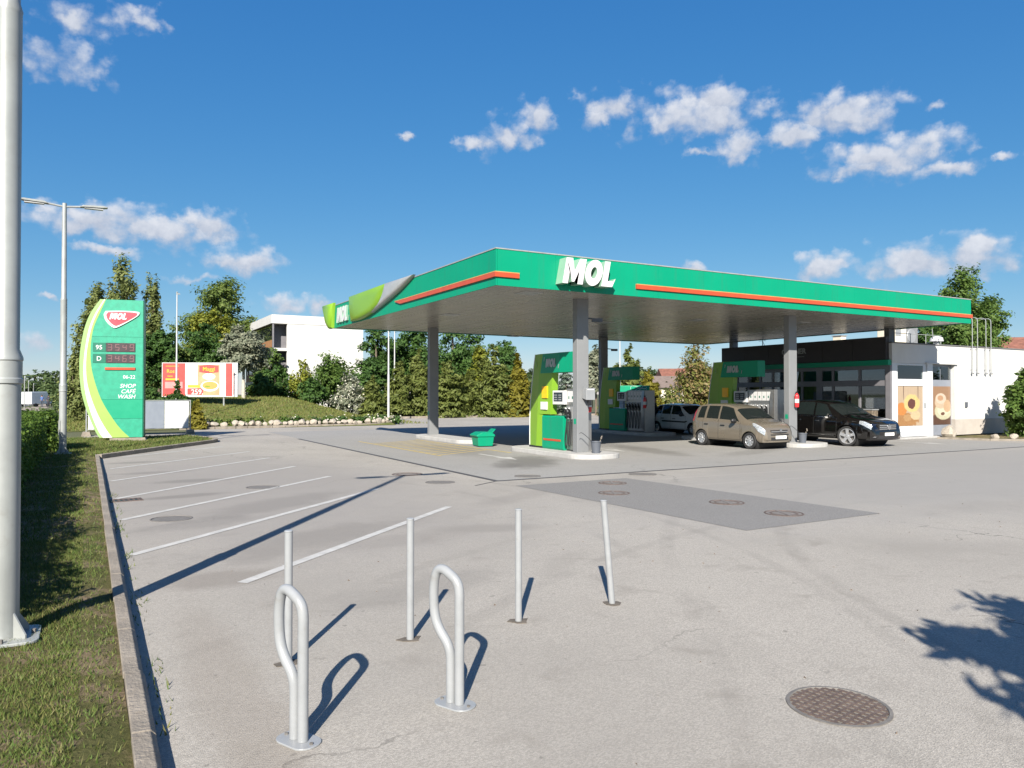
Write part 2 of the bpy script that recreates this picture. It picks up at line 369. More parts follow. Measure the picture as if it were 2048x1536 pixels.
M['plinth'] = mat('plinth_render', (.38, .345, .31), .9, 0, .08, 2, bump=.2)
M['facade'] = mat('charcoal_cladding', (.028, .024, .026), .5, .1, .12, 2)
M['frame'] = mat('grey_window_frame', (.17, .165, .18), .5, .15, .08)
M['wframe'] = mat('white_window_frame', (.50, .515, .535), .4, 0, .03)
M['inside'] = mat('dim_interior', (.10, .09, .085), .8, 0, .5, 2)
M['roof'] = mat('grey_roof_felt', (.12, .12, .125), .9, 0, .1)
M['redroof'] = mat('red_roof_tile', (.20, .082, .055), .85, 0, .3, 2, bump=.3)
M['cream'] = mat('cream_render', (.60, .55, .45), .85, 0, .08)
M['tarp'] = mat('white_tarpaulin', (.52, .53, .55), .55, 0, .06, 1.4, bump=.6, bscale=3)
M['tarp_grey'] = mat('grey_tarpaulin', (.17, .195, .235), .55, 0, .06, 1.4, bump=.6, bscale=3)
M['bark'] = mat('tree_bark', (.13, .10, .075), .9, 0, .3, 8, bump=.6, bscale=30)
M['palebark'] = mat('pale_bark', (.42, .39, .33), .85, 0, .25, 6, bump=.5, bscale=30, dirt=.3)
M['stone'] = mat('pale_limestone', (.34, .30, .25), .9, 0, .25, 4, bump=.7, bscale=14, dirt=.4, dirtcol=(.22,.18,.13))
M['skin'] = mat('skin', (.42, .25, .18), .6); M['cloth_dark'] = mat('dark_cloth', (.03, .034, .045), .85, 0, .2, 12); M['cloth_grey'] = mat('grey_cloth', (.10, .10, .11), .85, 0, .2, 12)
M['cloth_blue'] = mat('blue_cloth', (.06, .10, .22), .85); M['hair'] = mat('dark_hair', (.015, .012, .010), .7)
M['paint_brown'] = mat('beige_brown_car_paint', (.168, .144, .112), .28, .30, 0, 2, coat=.8)
M['paint_white'] = mat('white_car_paint', (.62, .64, .66), .28, 0, 0, 2, coat=.7)
M['paint_black'] = mat('black_car_paint', (.004, .0035, .0035), .08, 0, 0, 2, coat=1.0)
M['paint_black2'] = mat('black_trim_paint', (.012, .012, .013), .3, 0, .1, 2)
M['soil'] = mat('dry_soil', (.105, .09, .075), .95, 0, .3, 8, bump=.6, bscale=60)

def seethrough(name, tint, refl):
    m = bpy.data.materials.new(name); m.use_nodes = True; k = N(m.node_tree); k.nodes.clear(); o = k.n('ShaderNodeOutputMaterial')
    tr = k.n('ShaderNodeBsdfTransparent'); tr.inputs[0].default_value = c4(tint); gl = k.n('ShaderNodeBsdfGlossy'); gl.inputs['Roughness'].default_value = .02; gl.inputs[0].default_value = (.9, .93, .95, 1)
    fr = k.n('ShaderNodeFresnel'); fr.inputs[0].default_value = 1.52; mx = k.n('ShaderNodeMixShader'); k.l(k.m('ADD', k.m('MULTIPLY', fr.outputs[0], 1.3), refl, clamp=True), mx.inputs[0]); k.l(tr.outputs[0], mx.inputs[1]); k.l(gl.outputs[0], mx.inputs[2]); k.l(mx.outputs[0], o.inputs[0])
    return m
M['glass'] = seethrough('window_glass', (.50, .54, .54), .06)
# ================================================================== SETTING
def sheet(name, poly, z, m, kind='structure'):
    me = bpy.data.meshes.new(name); bm = bmesh.new()
    vs = [bm.verts.new((x, y, z)) for x, y in poly]; f = bm.faces.new(vs); f.normal_update()
    if f.normal.z < 0: f.normal_flip()
    bmesh.ops.triangulate(bm, faces=bm.faces); bm.to_mesh(me); bm.free(); me.materials.append(m)
    return struct(link(name, me), kind)
M['ground'] = pavement('dry_grassland', (.10, .105, .05), .3, [], .4, .5)
STG = (.115, .105, .095)
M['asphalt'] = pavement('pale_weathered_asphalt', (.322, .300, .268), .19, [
    (-5.0, 2.0, 5.0, 11.5, 0, .78, (.235,.220,.205), .5), (13, -3.8, 18, 6.2, R(4), .8, (.245,.236,.225), .5), (-5.0, -1.2, 2.6, .75, R(38), .42, (.15,.14,.13), 1.1), (-5.2, -4.6, 2.4, .8, R(30), .45, (.16,.148,.135), 1.2), (-4.1, -5.2, 1.5, .55, R(8), .38, (.19,.175,.16), .3),  # first two ellipses: broad darker tone over the bays and the driveway
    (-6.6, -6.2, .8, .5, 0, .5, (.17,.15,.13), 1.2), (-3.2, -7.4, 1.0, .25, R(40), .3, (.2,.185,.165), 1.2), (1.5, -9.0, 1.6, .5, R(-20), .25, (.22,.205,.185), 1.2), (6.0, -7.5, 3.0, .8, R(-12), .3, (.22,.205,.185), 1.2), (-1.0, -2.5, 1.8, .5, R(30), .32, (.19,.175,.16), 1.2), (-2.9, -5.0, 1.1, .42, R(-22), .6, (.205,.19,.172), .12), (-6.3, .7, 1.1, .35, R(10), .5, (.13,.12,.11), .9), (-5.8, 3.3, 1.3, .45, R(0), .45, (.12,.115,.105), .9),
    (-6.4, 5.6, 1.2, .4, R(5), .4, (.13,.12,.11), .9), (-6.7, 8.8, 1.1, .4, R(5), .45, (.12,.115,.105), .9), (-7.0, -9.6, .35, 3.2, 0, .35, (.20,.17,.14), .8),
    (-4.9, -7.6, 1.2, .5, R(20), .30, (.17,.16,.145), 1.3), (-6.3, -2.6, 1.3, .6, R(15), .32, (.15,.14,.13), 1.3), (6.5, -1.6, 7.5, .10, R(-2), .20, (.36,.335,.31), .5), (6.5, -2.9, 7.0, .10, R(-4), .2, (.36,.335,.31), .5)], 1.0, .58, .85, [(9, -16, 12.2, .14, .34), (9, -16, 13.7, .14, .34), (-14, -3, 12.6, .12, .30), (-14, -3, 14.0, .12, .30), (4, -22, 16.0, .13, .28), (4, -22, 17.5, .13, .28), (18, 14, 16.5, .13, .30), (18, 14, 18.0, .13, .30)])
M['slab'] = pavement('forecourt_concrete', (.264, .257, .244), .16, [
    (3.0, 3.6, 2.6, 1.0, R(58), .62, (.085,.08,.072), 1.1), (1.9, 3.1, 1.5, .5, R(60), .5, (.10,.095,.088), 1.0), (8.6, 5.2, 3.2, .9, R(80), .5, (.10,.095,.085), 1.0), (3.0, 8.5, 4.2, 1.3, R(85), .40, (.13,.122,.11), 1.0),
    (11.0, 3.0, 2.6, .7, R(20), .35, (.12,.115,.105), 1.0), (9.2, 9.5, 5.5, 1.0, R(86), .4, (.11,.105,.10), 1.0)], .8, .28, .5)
M['patch'] = pavement('newer_asphalt_patch', (.190, .184, .177), .2, [], 1.0, .12)
M['road'] = pavement('road_asphalt', (.10, .10, .105), .2, [], .5)
M['path'] = pavement('footpath', (.27, .23, .19), .2, [], .5)
sheet('ground', [(-2500,-2500),(2500,-2500),(2500,2500),(-2500,2500)], 0, M['ground'])
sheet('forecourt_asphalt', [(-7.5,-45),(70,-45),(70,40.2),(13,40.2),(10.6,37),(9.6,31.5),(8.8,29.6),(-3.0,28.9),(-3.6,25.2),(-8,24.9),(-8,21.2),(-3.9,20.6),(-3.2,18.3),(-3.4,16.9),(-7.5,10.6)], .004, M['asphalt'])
sheet('concrete_forecourt', [(0,0),(23.4,0),(23.4,4.4),(24.4,4.9),(24.4,5.3),(21.8,5.3),(21.8,24),(0,24)], .008, M['slab'])
sheet('asphalt_patch', [(-.1,-.95),(2.75,-.98),(3.15,-6.93),(.15,-6.96)], .008, M['patch'])
g = MB(); g.box(-.11, 0, -.10, 17.5, .002, .012); g.box(0, 23.2, -.10, 0, .002, .012); g.obox((-.45,-.30,.006),(.9,.03,.008), R(33))
struct(g.build('drain_channel', M['drain']))
sheet('main_road', [(-34,-200),(-16,-200),(-16,700),(-34,700)], .004, M['road'])
sheet('footpath', [(-15.2,-60),(-12.6,-60),(-12.6,400),(-15.2,400)], .006, M['path'])
# painted lines
for i, (a, b) in enumerate([((-6.45,-6.53),(-2.51,-2.91)), ((-7.36,-4.54),(-2.75,-.03)), ((-7.36,-1.72),(-2.94,2.69)), ((-7.36,.9),(-3.07,5.5)), ((-7.36,4.05),(-3.09,8.51)), ((-7.3,7.1),(-3.17,11.3)), ((-6.9,10.9),(-3.6,14.2))]):
    g = MB(); d = (Vector(b) - Vector(a)).normalized(); s = Vector((-d.y, d.x)) * .062
    a, b = Vector(a), Vector(b); g.add([(*(a+s),.009),(*(a-s),.009),(*(b-s),.009),(*(b+s),.009)], [(0,1,2,3)])
    struct(g.build('parking_line', M['paint']))
g = MB()
for i in range(12):
    y = 6.9 + i * .55; g.add([(1.7,y-.05,.0125),(3.95,y+1.15,.0125),(3.95,y+1.28,.0125),(1.7,y+.08,.0125)], [(0,1,2,3)])
for x in (1.6, 4.05): g.add([(x-.05,6.6,.0125),(x+.05,6.6,.0125),(x+.05,14.6,.0125),(x-.05,14.6,.0125)], [(0,1,2,3)])
struct(g.build('yellow_hatch_marking', M['ypaint']))
def arrow(x, y, rz):
    g = MB(); g.box(-.06, .06, -1.2, .3, 0, .0005); g.add([(-.28,.3,.0005),(.28,.3,.0005),(0,1.2,.0005)], [(0,1,2)])
    o = g.build('painted_arrow', M['paint'], None, (x, y, .0125), rz=rz); struct(o)
arrow(2.95, 5.5, R(180)); arrow(7.6, 6.4, R(180)); arrow(20.3, 3.2, R(180))
# kerb stones along the verge and round the sign island
ks = MB(); ks.prism([(0,0),(.12,0),(.12,.085),(.09,.118),(0,.12)], lambda p, q, h: (p - .12, h, q), 0, .997)
kme = ks.mesh('kerb_stone', M['concrete']); kerb = thing('kerb', 'long straight concrete kerb between the grass verge and the parking bays', 'kerb', (-7.48, -21, 0)); kerb['kind'] = 'structure'
for i in range(32): link('kerb_stone', kme, kerb, (random.uniform(-.003,.003), i * 1.0, random.uniform(-.003,.002)), .006, R(random.uniform(-.2,.2)))
ik = thing('kerb', 'curving concrete kerb round the grass island with the price sign', 'kerb', (0,0,0)); ik['kind'] = 'structure'
pts = spline([(-7.5,10.6,0),(-6.6,12.0,0),(-5.3,14.0,0),(-4.1,15.8,0),(-3.5,16.8,0),(-3.3,17.6,0),(-3.35,18.6,0),(-4.0,20.5,0)], 3)
L_ = [pts[0]]
for p in pts[1:]:
    if (p - L_[-1]).length > .55: L_.append(p)
for a, b in zip(L_, L_[1:]):
    g = MB(); g.bar((a.x, a.y, .06), (lerp(a.x,b.x,.985), lerp(a.y,b.y,.985), .06), .14, .15); g.build('kerb_stone', M['concrete'], ik, None, False, .01)
# raised grass verge, sign island, mound
def hgrid(name, x0, x1, y0, y1, nx, ny, fn, m, inside=None):
    V = []; F = []
    for j in range(ny + 1):
        for i in range(nx + 1):
            x = lerp(x0, x1, i / nx); y = lerp(y0, y1, j / ny); V.append((x, y, fn(x, y)))
    for j in range(ny):
        for i in range(nx):
            cx = lerp(x0, x1, (i + .5) / nx); cy = lerp(y0, y1, (j + .5) / ny)
            if inside is None or inside(cx, cy): F.append((j*(nx+1)+i, j*(nx+1)+i+1, (j+1)*(nx+1)+i+1, (j+1)*(nx+1)+i))
    g = MB(); g.add(V, F); return g.build(name, m, None, None, True)
def vnoise(x, y): return math.sin(x * 3.1 + math.sin(y * 2.3) * 1.3) * .5 + math.sin(y * 4.7 + x * 1.9) * .3 + math.sin(x * 9.1 - y * 7.3) * .2
def lawn_mat(name, c1, c2, soil, soil_amt):
    m = bpy.data.materials.new(name); m.use_nodes = True; k = N(m.node_tree); b = k.nodes['Principled BSDF']; t = k.n('ShaderNodeTexCoord').outputs['Object']
    c = k.mix(k.step(k.noise(t, 1.2, 6, .7), .35, .65), c4(c1), c4(c2)); c = k.mix(k.m('MULTIPLY', k.step(k.noise(t, 35, 4, .7), .35, .7), .55), c, c4([x * .55 for x in c1]))
    c = k.mix(k.m('MULTIPLY', k.step(k.noise(t, 2.4, 6, .7), .46, .62), soil_amt), c, c4(soil)); k.l(c, b.inputs['Base Color']); b.inputs['Roughness'].default_value = .95; b.inputs['Specular IOR Level'].default_value = .1
    bp = k.n('ShaderNodeBump'); bp.inputs['Strength'].default_value = .9; bp.inputs['Distance'].default_value = .03; k.l(k.noise(t, 45, 6, .75), bp.inputs['Height']); k.l(bp.outputs[0], b.inputs['Normal'])
    return m
M['lawn'] = lawn_mat('dry_lawn_soil', (.095, .100, .036), (.14, .12, .055), (.22, .165, .11), .9)
M['moundgrass'] = lawn_mat('mound_grass', (.10, .135, .032), (.15, .15, .05), (.18, .14, .075), .5)
def verge_z(x, y): return .105 + .018 * vnoise(x, y) - .03 * max(0, (x + 7.75) / .15)
struct(hgrid('grass_verge', -12.6, -7.6, -22, 10.6, 50, 160, verge_z, M['lawn']))
isl_edge = [(-7.5,10.6),(-6.6,12.0),(-5.3,14.0),(-4.1,15.8),(-3.5,16.8),(-3.3,17.6)]
def in_island(x, y):
    if x < -12.6 or y > 21 : return False
    if y < 17.6: return x < interp(y, [(p[1], p[0]) for p in isl_edge]) - .12
    return x < -3.45 - .15 * (y - 17.6)
struct(hgrid('grass_verge', -12.6, -3.2, 10.6, 21, 72, 80, lambda x, y: .10 + .02 * vnoise(x, y), M['lawn'], in_island))
def sm(t): t = max(0, min(1, t)); return t * t * (3 - 2 * t)
def mound_z(x, y):
    s = sm((y - 29.7) / 15) * sm((11.5 - x) / 7) * sm((x + 9.5) / 5) * (1 - .9 * sm((y - 60) / 16))
    return .02 + 1.5 * s + .04 * vnoise(x * .5, y * .5) * s + .12 * sm((x + 3) / 2) * sm((10.2 - x) / 2) * sm((y - 29.0) / .6)
struct(hgrid('mound', -9.8, 12.5, 28.9, 80, 40, 70, mound_z, M['moundgrass'], lambda x, y: not (x > 8.6 and y < 40 and x > 8.6 + (y - 29.5) * .2)))
# grass blades (nobody could count them)
M['grass'] = leafmat('grass_blade', [(.048,.092,.016), (.080,.130,.026), (.125,.150,.040), (.20,.165,.07)], .25)
M['mgrass'] = leafmat('mound_grass_blade', [(.075,.125,.022), (.11,.15,.032), (.16,.165,.046), (.20,.16,.065)], .25)
def blades(name, n, x0, x1, y0, y1, zf, h0, h1, wd, keep, m, label):
    n0 = int(n * 1.0); P = np.stack([RNG.uniform(x0, x1, n0), RNG.uniform(y0, y1, n0)], 1)
    k = np.array([keep(x, y) for x, y in P]) > RNG.uniform(0, 1, n0); P = P[k]; n0 = len(P)
    z = np.array([zf(x, y) for x, y in P]); a = RNG.uniform(0, 2*np.pi, n0); h = RNG.uniform(h0, h1, n0); lean = RNG.uniform(.2, 1.1, n0) * h; la = RNG.uniform(0, 2*np.pi, n0)
    ww = wd * RNG.uniform(.6, 1.4, n0); V = np.zeros((n0, 3, 3))
    V[:,0] = np.stack([P[:,0]+np.cos(a)*ww, P[:,1]+np.sin(a)*ww, z-.005], 1); V[:,1] = np.stack([P[:,0]-np.cos(a)*ww, P[:,1]-np.sin(a)*ww, z-.005], 1)
    V[:,2] = np.stack([P[:,0]+np.cos(la)*lean, P[:,1]+np.sin(la)*lean, z+h], 1)
    me = np_mesh(name, V.reshape(-1, 3), np.arange(n0*3).reshape(-1, 3), m); o = link(name, me); tag(o, label, 'grass', kind='stuff'); return o
def np_mesh(name, V, F, m):
    me = bpy.data.meshes.new(name); nv, nf, k = len(V), len(F), F.shape[1]
    me.vertices.add(nv); me.vertices.foreach_set('co', V.astype(np.float32).ravel()); me.loops.add(nf*k); me.loops.foreach_set('vertex_index', F.astype(np.int32).ravel())
    me.polygons.add(nf); me.polygons.foreach_set('loop_start', np.arange(nf, dtype=np.int32)*k); me.update(calc_edges=True); me.materials.append(m); return me
def patchy(x, y): return (.30 + .85 * sm(.5 + 1.0 * vnoise(x * .8 + 3, y * .7) + .35 * vnoise(x * 2.3, y * 2.1 + 5))) * (1 if x < -7.85 else .25)
blades('grass_blades', 150000, -10.2, -7.62, -13.5, -3.5, verge_z, .010, .040, .0042, patchy, M['grass'], 'short dry grass on the verge nearest the camera')
blades('grass_blades', 45000, -10.5, -7.62, -3.5, 10.6, verge_z, .015, .05, .008, patchy, M['grass'], 'shaded grass on the verge beside the hedge')
blades('grass_blades', 26000, -9.5, -3.3, 10.7, 20.9, lambda x, y: .10, .03, .10, .013, lambda x, y: .9 if in_island(x, y) else 0, M['grass'], 'grass round the foot of the price sign')
blades('grass_blades', 32000, -9, 11.5, 30, 52, mound_z, .05, .16, .028, lambda x, y: .9 if x < 9 else .3, M['mgrass'], 'grass on the mound behind the boulders')
blades('kerb_weeds', 900, -7.475, -7.33, -13, 2, lambda x, y: .004, .02, .07, .006, lambda x, y: .75 * sm(.2 + vnoise(x, y * 1.3)), M['grass'], 'small weeds growing in the gutter along the kerb')
# manhole covers
M['iron_mid'] = mat('worn_cover', (.17, .155, .145), .8, .1, .25, 12, bump=.3, bscale=120)
def cover(x, y, r, label, style, rz=0):
    t = thing('manhole_cover', label, 'manhole cover', (x, y, .010 if x > 0 else .005), rz)
    ring = MB(); ring.lathe([(r*1.0, -.01), (r*1.0, .006), (r*.93, .008), (r*.91, -.004)], 40); ring.build('frame_ring', M['iron_dark'] if style in ('dark','near') else M['iron'], t, None, True)
    lid = MB(); lid.lathe([(0, .0005), (r*.91, .0005)], 40); lid.build('lid', M['sand'] if style == 'near' else (M['iron_dark'] if style == 'dark' else M['iron_mid']), t)
    rib = MB()
    if style == 'near':
        s = .048; n = int(r / s) + 1
        for i in range(-n, n + 1):
            for ax in (0, 1):
                d = i * s; h = (r*.90)**2 - d*d
                if h <= 0: continue
                h = math.sqrt(h); lo = -h
                if ax == 0: rib.obox(((lo+h)/2, d, .0035), (h-lo, .017, .006))
                else: rib.obox((d, (lo+h)/2, .0040), (.017, h-lo, .006))
        rib.build('tread_grid', M['iron'], t)
    elif style == 'double':
        rib.obox((0,0,.004), (.05, r*1.8, .006)); rib.build('lid_bar', M['iron_mid'], t); rr = MB(); rr.lathe([(r*.72,.002),(r*.72,.005),(r*.62,.005),(r*.62,.002)], 32); rr.build('lid_ring', M['iron'], t)
    return t
cover(-3.83, -11.42, .30, 'large rusty round manhole cover with a square tread, nearest the camera', 'near', R(10))
cover(-1.21, .37, .32, 'dark round manhole cover just outside the left corner of the concrete forecourt', 'dark')
cover(3.6, -.52, .33, 'dark manhole cover just outside the long edge of the concrete forecourt', 'dark')
cover(1.02, .45, .31, 'dark manhole cover inside the corner of the concrete forecourt', 'dark')
cover(-1.23, 2.22, .36, 'brown manhole cover where the tip of the lamp post shadow falls', 'double', R(30))
cover(-4.7, 1.36, .33, 'dark manhole cover lying on a white parking line', 'dark')
cover(-6.69, -1.94, .30, 'worn round cover in the second parking bay near the kerb', 'dark')
cover(1.9, -1.6, .30, 'rust-rimmed cover at the far end of the dark asphalt patch', 'double', R(-30))
cover(.95, -2.9, .30, 'rust-rimmed cover second from the far end of the dark asphalt patch', 'double', R(-30))
cover(1.9, -4.87, .30, 'rust-rimmed cover in the nearer half of the dark asphalt patch', 'double', R(-25))
cover(1.8, -6.19, .30, 'rust-rimmed cover nearest the camera on the dark asphalt patch', 'double', R(-25))
t = thing('gully_grate', 'black slotted gully grate in the gutter by the kerb', 'drain grate', (-7.2, .62, .004), R(4))
g = MB(); g.box(-.24,.24,-.16,.16,0,.003); g.build('pit', M['dark'], t)
g = MB(); g.box(-.26,-.24,-.18,.18,0,.012); g.box(.24,.26,-.18,.18,0,.012); g.box(-.24,.24,-.18,-.16,0,.012); g.box(-.24,.24,.16,.18,0,.012); g.build('frame', M['iron'], t)
gm = MB(); gm.box(-.018,.018,-.16,.16,.004,.011); gme = gm.mesh('bar', M['iron'])
for i in range(6): link('bar', gme, t, (-.2 + i * .08, 0, 0))
# small leaves and grit lying about
blades('litter', 260, -7.3, 6, -13.5, -4, lambda x, y: .008, .002, .012, .012, lambda x, y: .5, M['bark'], 'tiny dry leaves and grit scattered on the asphalt')
# ================================================================== CANOPY
def letter_shapes():
    Mp = [(0,0),(0,1),(.30,1),(.47,.50),(.64,1),(.94,1),(.94,0),(.69,0),(.69,.55),(.53,.08),(.41,.08),(.25,.55),(.25,0)]
    Lp = [(0,0),(0,1),(.27,1),(.27,.22),(.52,.22),(.64,.34),(.53,0)]
    return Mp, Lp
def mol_letters(h, depth, mats, parent, fn, sh=.20, name='letter', gap=.035):
    """three slanted capitals; fn(along, up, out) -> point"""
    Mp, Lp = letter_shapes(); x = 0; outs = []
    def shx(p): return ((p[0] + sh * p[1]) * h, p[1] * h)
    def poly(P, x0):
        g = MB(); Q = [shx((p[0] + x0, p[1])) for p in P]
        bm = bmesh.new(); vf = [bm.verts.new(fn(a, b, depth)) for a, b in Q]; vb = [bm.verts.new(fn(a, b, 0)) for a, b in Q]; n = len(Q)
        f = bm.faces.new(vf); f.material_index = 0; bk = bm.faces.new(vb[::-1]); bk.material_index = 1
        for i in range(n): q = bm.faces.new((vf[i], vb[i], vb[(i+1)%n], vf[(i+1)%n])); q.material_index = 1
        bmesh.ops.triangulate(bm, faces=[f, bk]); bmesh.ops.recalc_face_normals(bm, faces=bm.faces)
        me = bpy.data.meshes.new(name); bm.to_mesh(me); bm.free(); [me.materials.append(m) for m in mats]; outs.append(link(name, me, parent))
    poly(Mp, x); x += .94 + gap
    n = 28; V = []; F = []; MI = []
    for k in range(n):
        a = 2 * math.pi * k / n
        for rx, rz in ((.41, .52), (.145, .23)):
            p = shx((x + .41 + rx * math.cos(a), .5 + rz * math.sin(a))); V += [fn(p[0], p[1], depth), fn(p[0], p[1], 0)]
    for k in range(n):
        a = 4 * k; b = 4 * ((k + 1) % n); F += [(a, b, b+2, a+2), (a+1, a+3, b+3, b+1), (a, a+1, b+1, b), (a+2, b+2, b+3, a+3)]; MI += [0, 1, 1, 1]
    g = MB(); g.add(V, F); g.M = MI; outs.append(g.build(name, mats, parent)); x += .82 + gap
    poly(Lp, x); return outs
CX0, CX1, CY0, CY1, CZ0, CZ1 = 1.4, 23.1, 2.7, 17.6, 4.76, 5.68
can = thing('fuel_canopy', 'large flat green fuel station canopy on grey columns with white letters', 'canopy')
g = MB(); g.box(CX0+.06, CX1-.06, CY0+.06, CY1-.06, CZ0+.045, CZ1-.06); g.build('roof_deck', M['roof'], can)
pw = .30; n = int((CY1 - CY0 - .10) / pw); pm = MB(); pm.prism([(0,.012),(.012,0),(pw-.018,0),(pw-.006,.012),(pw-.006,.03),(0,.03)], lambda p, q, h: (h, p, q), 0, CX1 - CX0 - .12)
pme = pm.mesh('soffit_plank', M['soffit'])
for i in range(n): link('soffit_plank', pme, can, (CX0+.06, CY0+.06+i*(CY1-CY0-.12)/n, CZ0 + random.uniform(0,.004)))
def fascia(fn, length, n, nm='fascia_panel'):
    for i in range(n):
        a, b = length * i / n + .002, length * (i + 1) / n - .002
        g = MB(); V = [fn(x, z, d) for d in (0, .04) for z in (CZ0-.03, CZ1) for x in (a, b)]; g.add(V, [(0,2,3,1),(4,5,7,6),(0,1,5,4),(2,6,7,3),(0,4,6,2),(1,3,7,5)]); g.build(nm, M['green'], can)
fascia(lambda x, z, d: (CX0 + .045 + x, CY0 + d, z), CX1 - CX0 - .09, 12)
fascia(lambda x, z, d: (CX0 + d, CY0 + x, z), CY1 - CY0, 8)
fascia(lambda x, z, d: (CX1 - d, CY0 + x, z), CY1 - CY0, 8)
fascia(lambda x, z, d: (CX0 + .045 + x, CY1 - d, z), CX1 - CX0 - .09, 12)
g = MB(); g.box(CX0-.015, CX1+.015, CY0-.015, CY0+.07, CZ1+.002, CZ1+.035); g.box(CX0-.015, CX0+.07, CY0+.07, CY1, CZ1+.002, CZ1+.035); g.box(CX1-.07, CX1+.015, CY0+.07, CY1, CZ1+.002, CZ1+.035); g.build('top_trim', M['lamp'], can)
def strip(fn, a, b, cut=0):
    g = MB(); P = [(a,4.95),(a,5.065),(b,5.065),(b-cut,4.95)]; g.prism(P, fn, 0, .05); o = g.build('orange_strip', M['orange'], can)
    g = MB(); P = [(a,5.067),(a,5.09),(b,5.09),(b,5.067)]; g.prism(P, fn, 0, .055); g.build('painted_highlight', M['strip_highlight'], o)  # lighter band painted as the highlight along the top of the strip
ff = lambda x, z, d: (x, CY0 - d, z); fl = lambda y, z, d: (CX0 - d, y, z)
strip(ff, CX0 - .05, 2.08); strip(ff, 6.0, CX1 + .03); strip(fl, CY0 + .004, 9.95, .5)
M['letterside'] = mat('frosted_letter_side', (.22, .38, .28), .3, 0, .05)
mol_letters(.70, .34, [M['white'], M['letterside']], can, lambda a, z, d: (3.24 + a, CY0 - d - .002, 4.88 + z))
mol_letters(.62, .08, [M['white'], M['letterside']], can, lambda a, z, d: (CX0 - d - .002, 16.78 - a, 4.90 + z))
# the wave-shaped panels on the short side: bulging shells
def wave(name, outline, m, bulge, parent):
    """outline in (y, z); a bulging shell 0.06-bulge proud of the fascia"""
    bm = bmesh.new(); cy = sum(p[0] for p in outline) / len(outline); cz = sum(p[1] for p in outline) / len(outline); rings = []
    for s, d in ((1, .002), (1, .10), (.92, .10 + bulge * .45), (.6, .10 + bulge * .85), (.25, .10 + bulge)):
        rings.append([bm.verts.new((CX0 - d, cy + (p[0] - cy) * s, cz + (p[1] - cz) * s)) for p in outline])
    n = len(outline)
    for a, b in zip(rings, rings[1:]):
        for i in range(n): bm.faces.new((a[i], a[(i+1)%n], b[(i+1)%n], b[i]))
    bm.faces.new(rings[-1]); bmesh.ops.recalc_face_normals(bm, faces=bm.faces); me = bpy.data.meshes.new(name); bm.to_mesh(me); bm.free(); me.materials.append(m)
    for p in me.polygons: p.use_smooth = True
    me.set_sharp_from_angle(angle=R(50)); return link(name, me, parent)
lower = [(p.x, p.y) for p in spline([(14.75,4.80,0),(13.6,4.78,0),(12.3,4.90,0),(10.6,5.18,0),(9.2,5.47,0),(8.15,5.76,0)], 4)]
div = [(p.x, p.y) for p in spline([(12.25,4.905,0),(11.6,5.10,0),(11.1,5.40,0),(10.75,5.80,0)], 3)]
wave('wave_panel', [(15.0,5.80),(14.95,5.3)] + [q for q in lower if q[0] > 12.27] + div, M['lime'], .10, can)
wave('wave_tip', div[::-1] + [q for q in lower if q[0] < 12.1] , M['wavewhite'], .08, can)
wave('wave_panel', [(17.15,5.80),(17.3,5.3),(17.35,4.74),(17.75,4.72),(18.2,5.0),(18.75,5.82)], M['lime'], .16, can)
COLS = {'A': (5.12,4.22), 'B': (5.2,15.5), 'C': (14.55,4.42), 'D': (14.95,16.4), 'E': (22.9,15.25), 'F': (22.9,6.1)}
for k, (x, y) in COLS.items():
    g = MB(); hx = .21; hy = .12
    g.box(x-hx, x+hx, y-hy, y+hy, .15 if k < 'E' else 0, CZ0+.01); c = g.build('column', M['column'], can, None, False, .012)
    if k < 'E':
        g = MB(); g.box(x-hx-.04, x+hx+.04, y-hy-.04, y+hy+.04, .150, .17); g.build('base_plate', M['column'], c)
        g = MB(); g.box(x-hx-.004, x-hx-.001, y-.06, y+.06, 1.0, 1.16); g.build('safety_sticker', M['green_clean'], c)
for px, dep in ((1058,21.2),(1395,29),(1030,37),(1600,30),(1210,30),(900,27)):
    p = at(px, dep); g = MB(); g.box(p.x-.3, p.x+.3, p.y-.3, p.y+.3, CZ0-.014, CZ0-.002); o = g.build('downlight', M['white'], can)
    g = MB(); g.box(p.x-.25, p.x+.25, p.y-.25, p.y+.25, CZ0-.020, CZ0-.0145); g.build('diffuser', M['wavewhite'], o)
for x, y in ((5.42,4.22),(15.3,16.35)):
    g = MB(); g.bar((x-.12,y,4.2),(x+.1,y-.1,4.18),.04,.04); g.obox((x+.2,y-.15,4.14),(.32,.11,.11),R(-25)); g.build('camera', M['darkgrey'], can)
# ================================================================== ISLANDS
def island(x0, x1, y0, y1, lab):
    g = MB(); g.prism(arc_poly(x0, x1, y0, y1, min(.7,(x1-x0)/2-.02), 8), lambda p, q, h: (p, q, h), .002, .15)
    o = g.build('pump_island', M['island'], None, None, False, .02); struct(o)
island(4.42, 6.1, 3.15, 7.75, ''); island(4.45, 6.0, 11.0, 16.2, ''); island(13.8, 15.6, 3.3, 9.8, ''); island(13.9, 15.7, 11.4, 17.8, '')
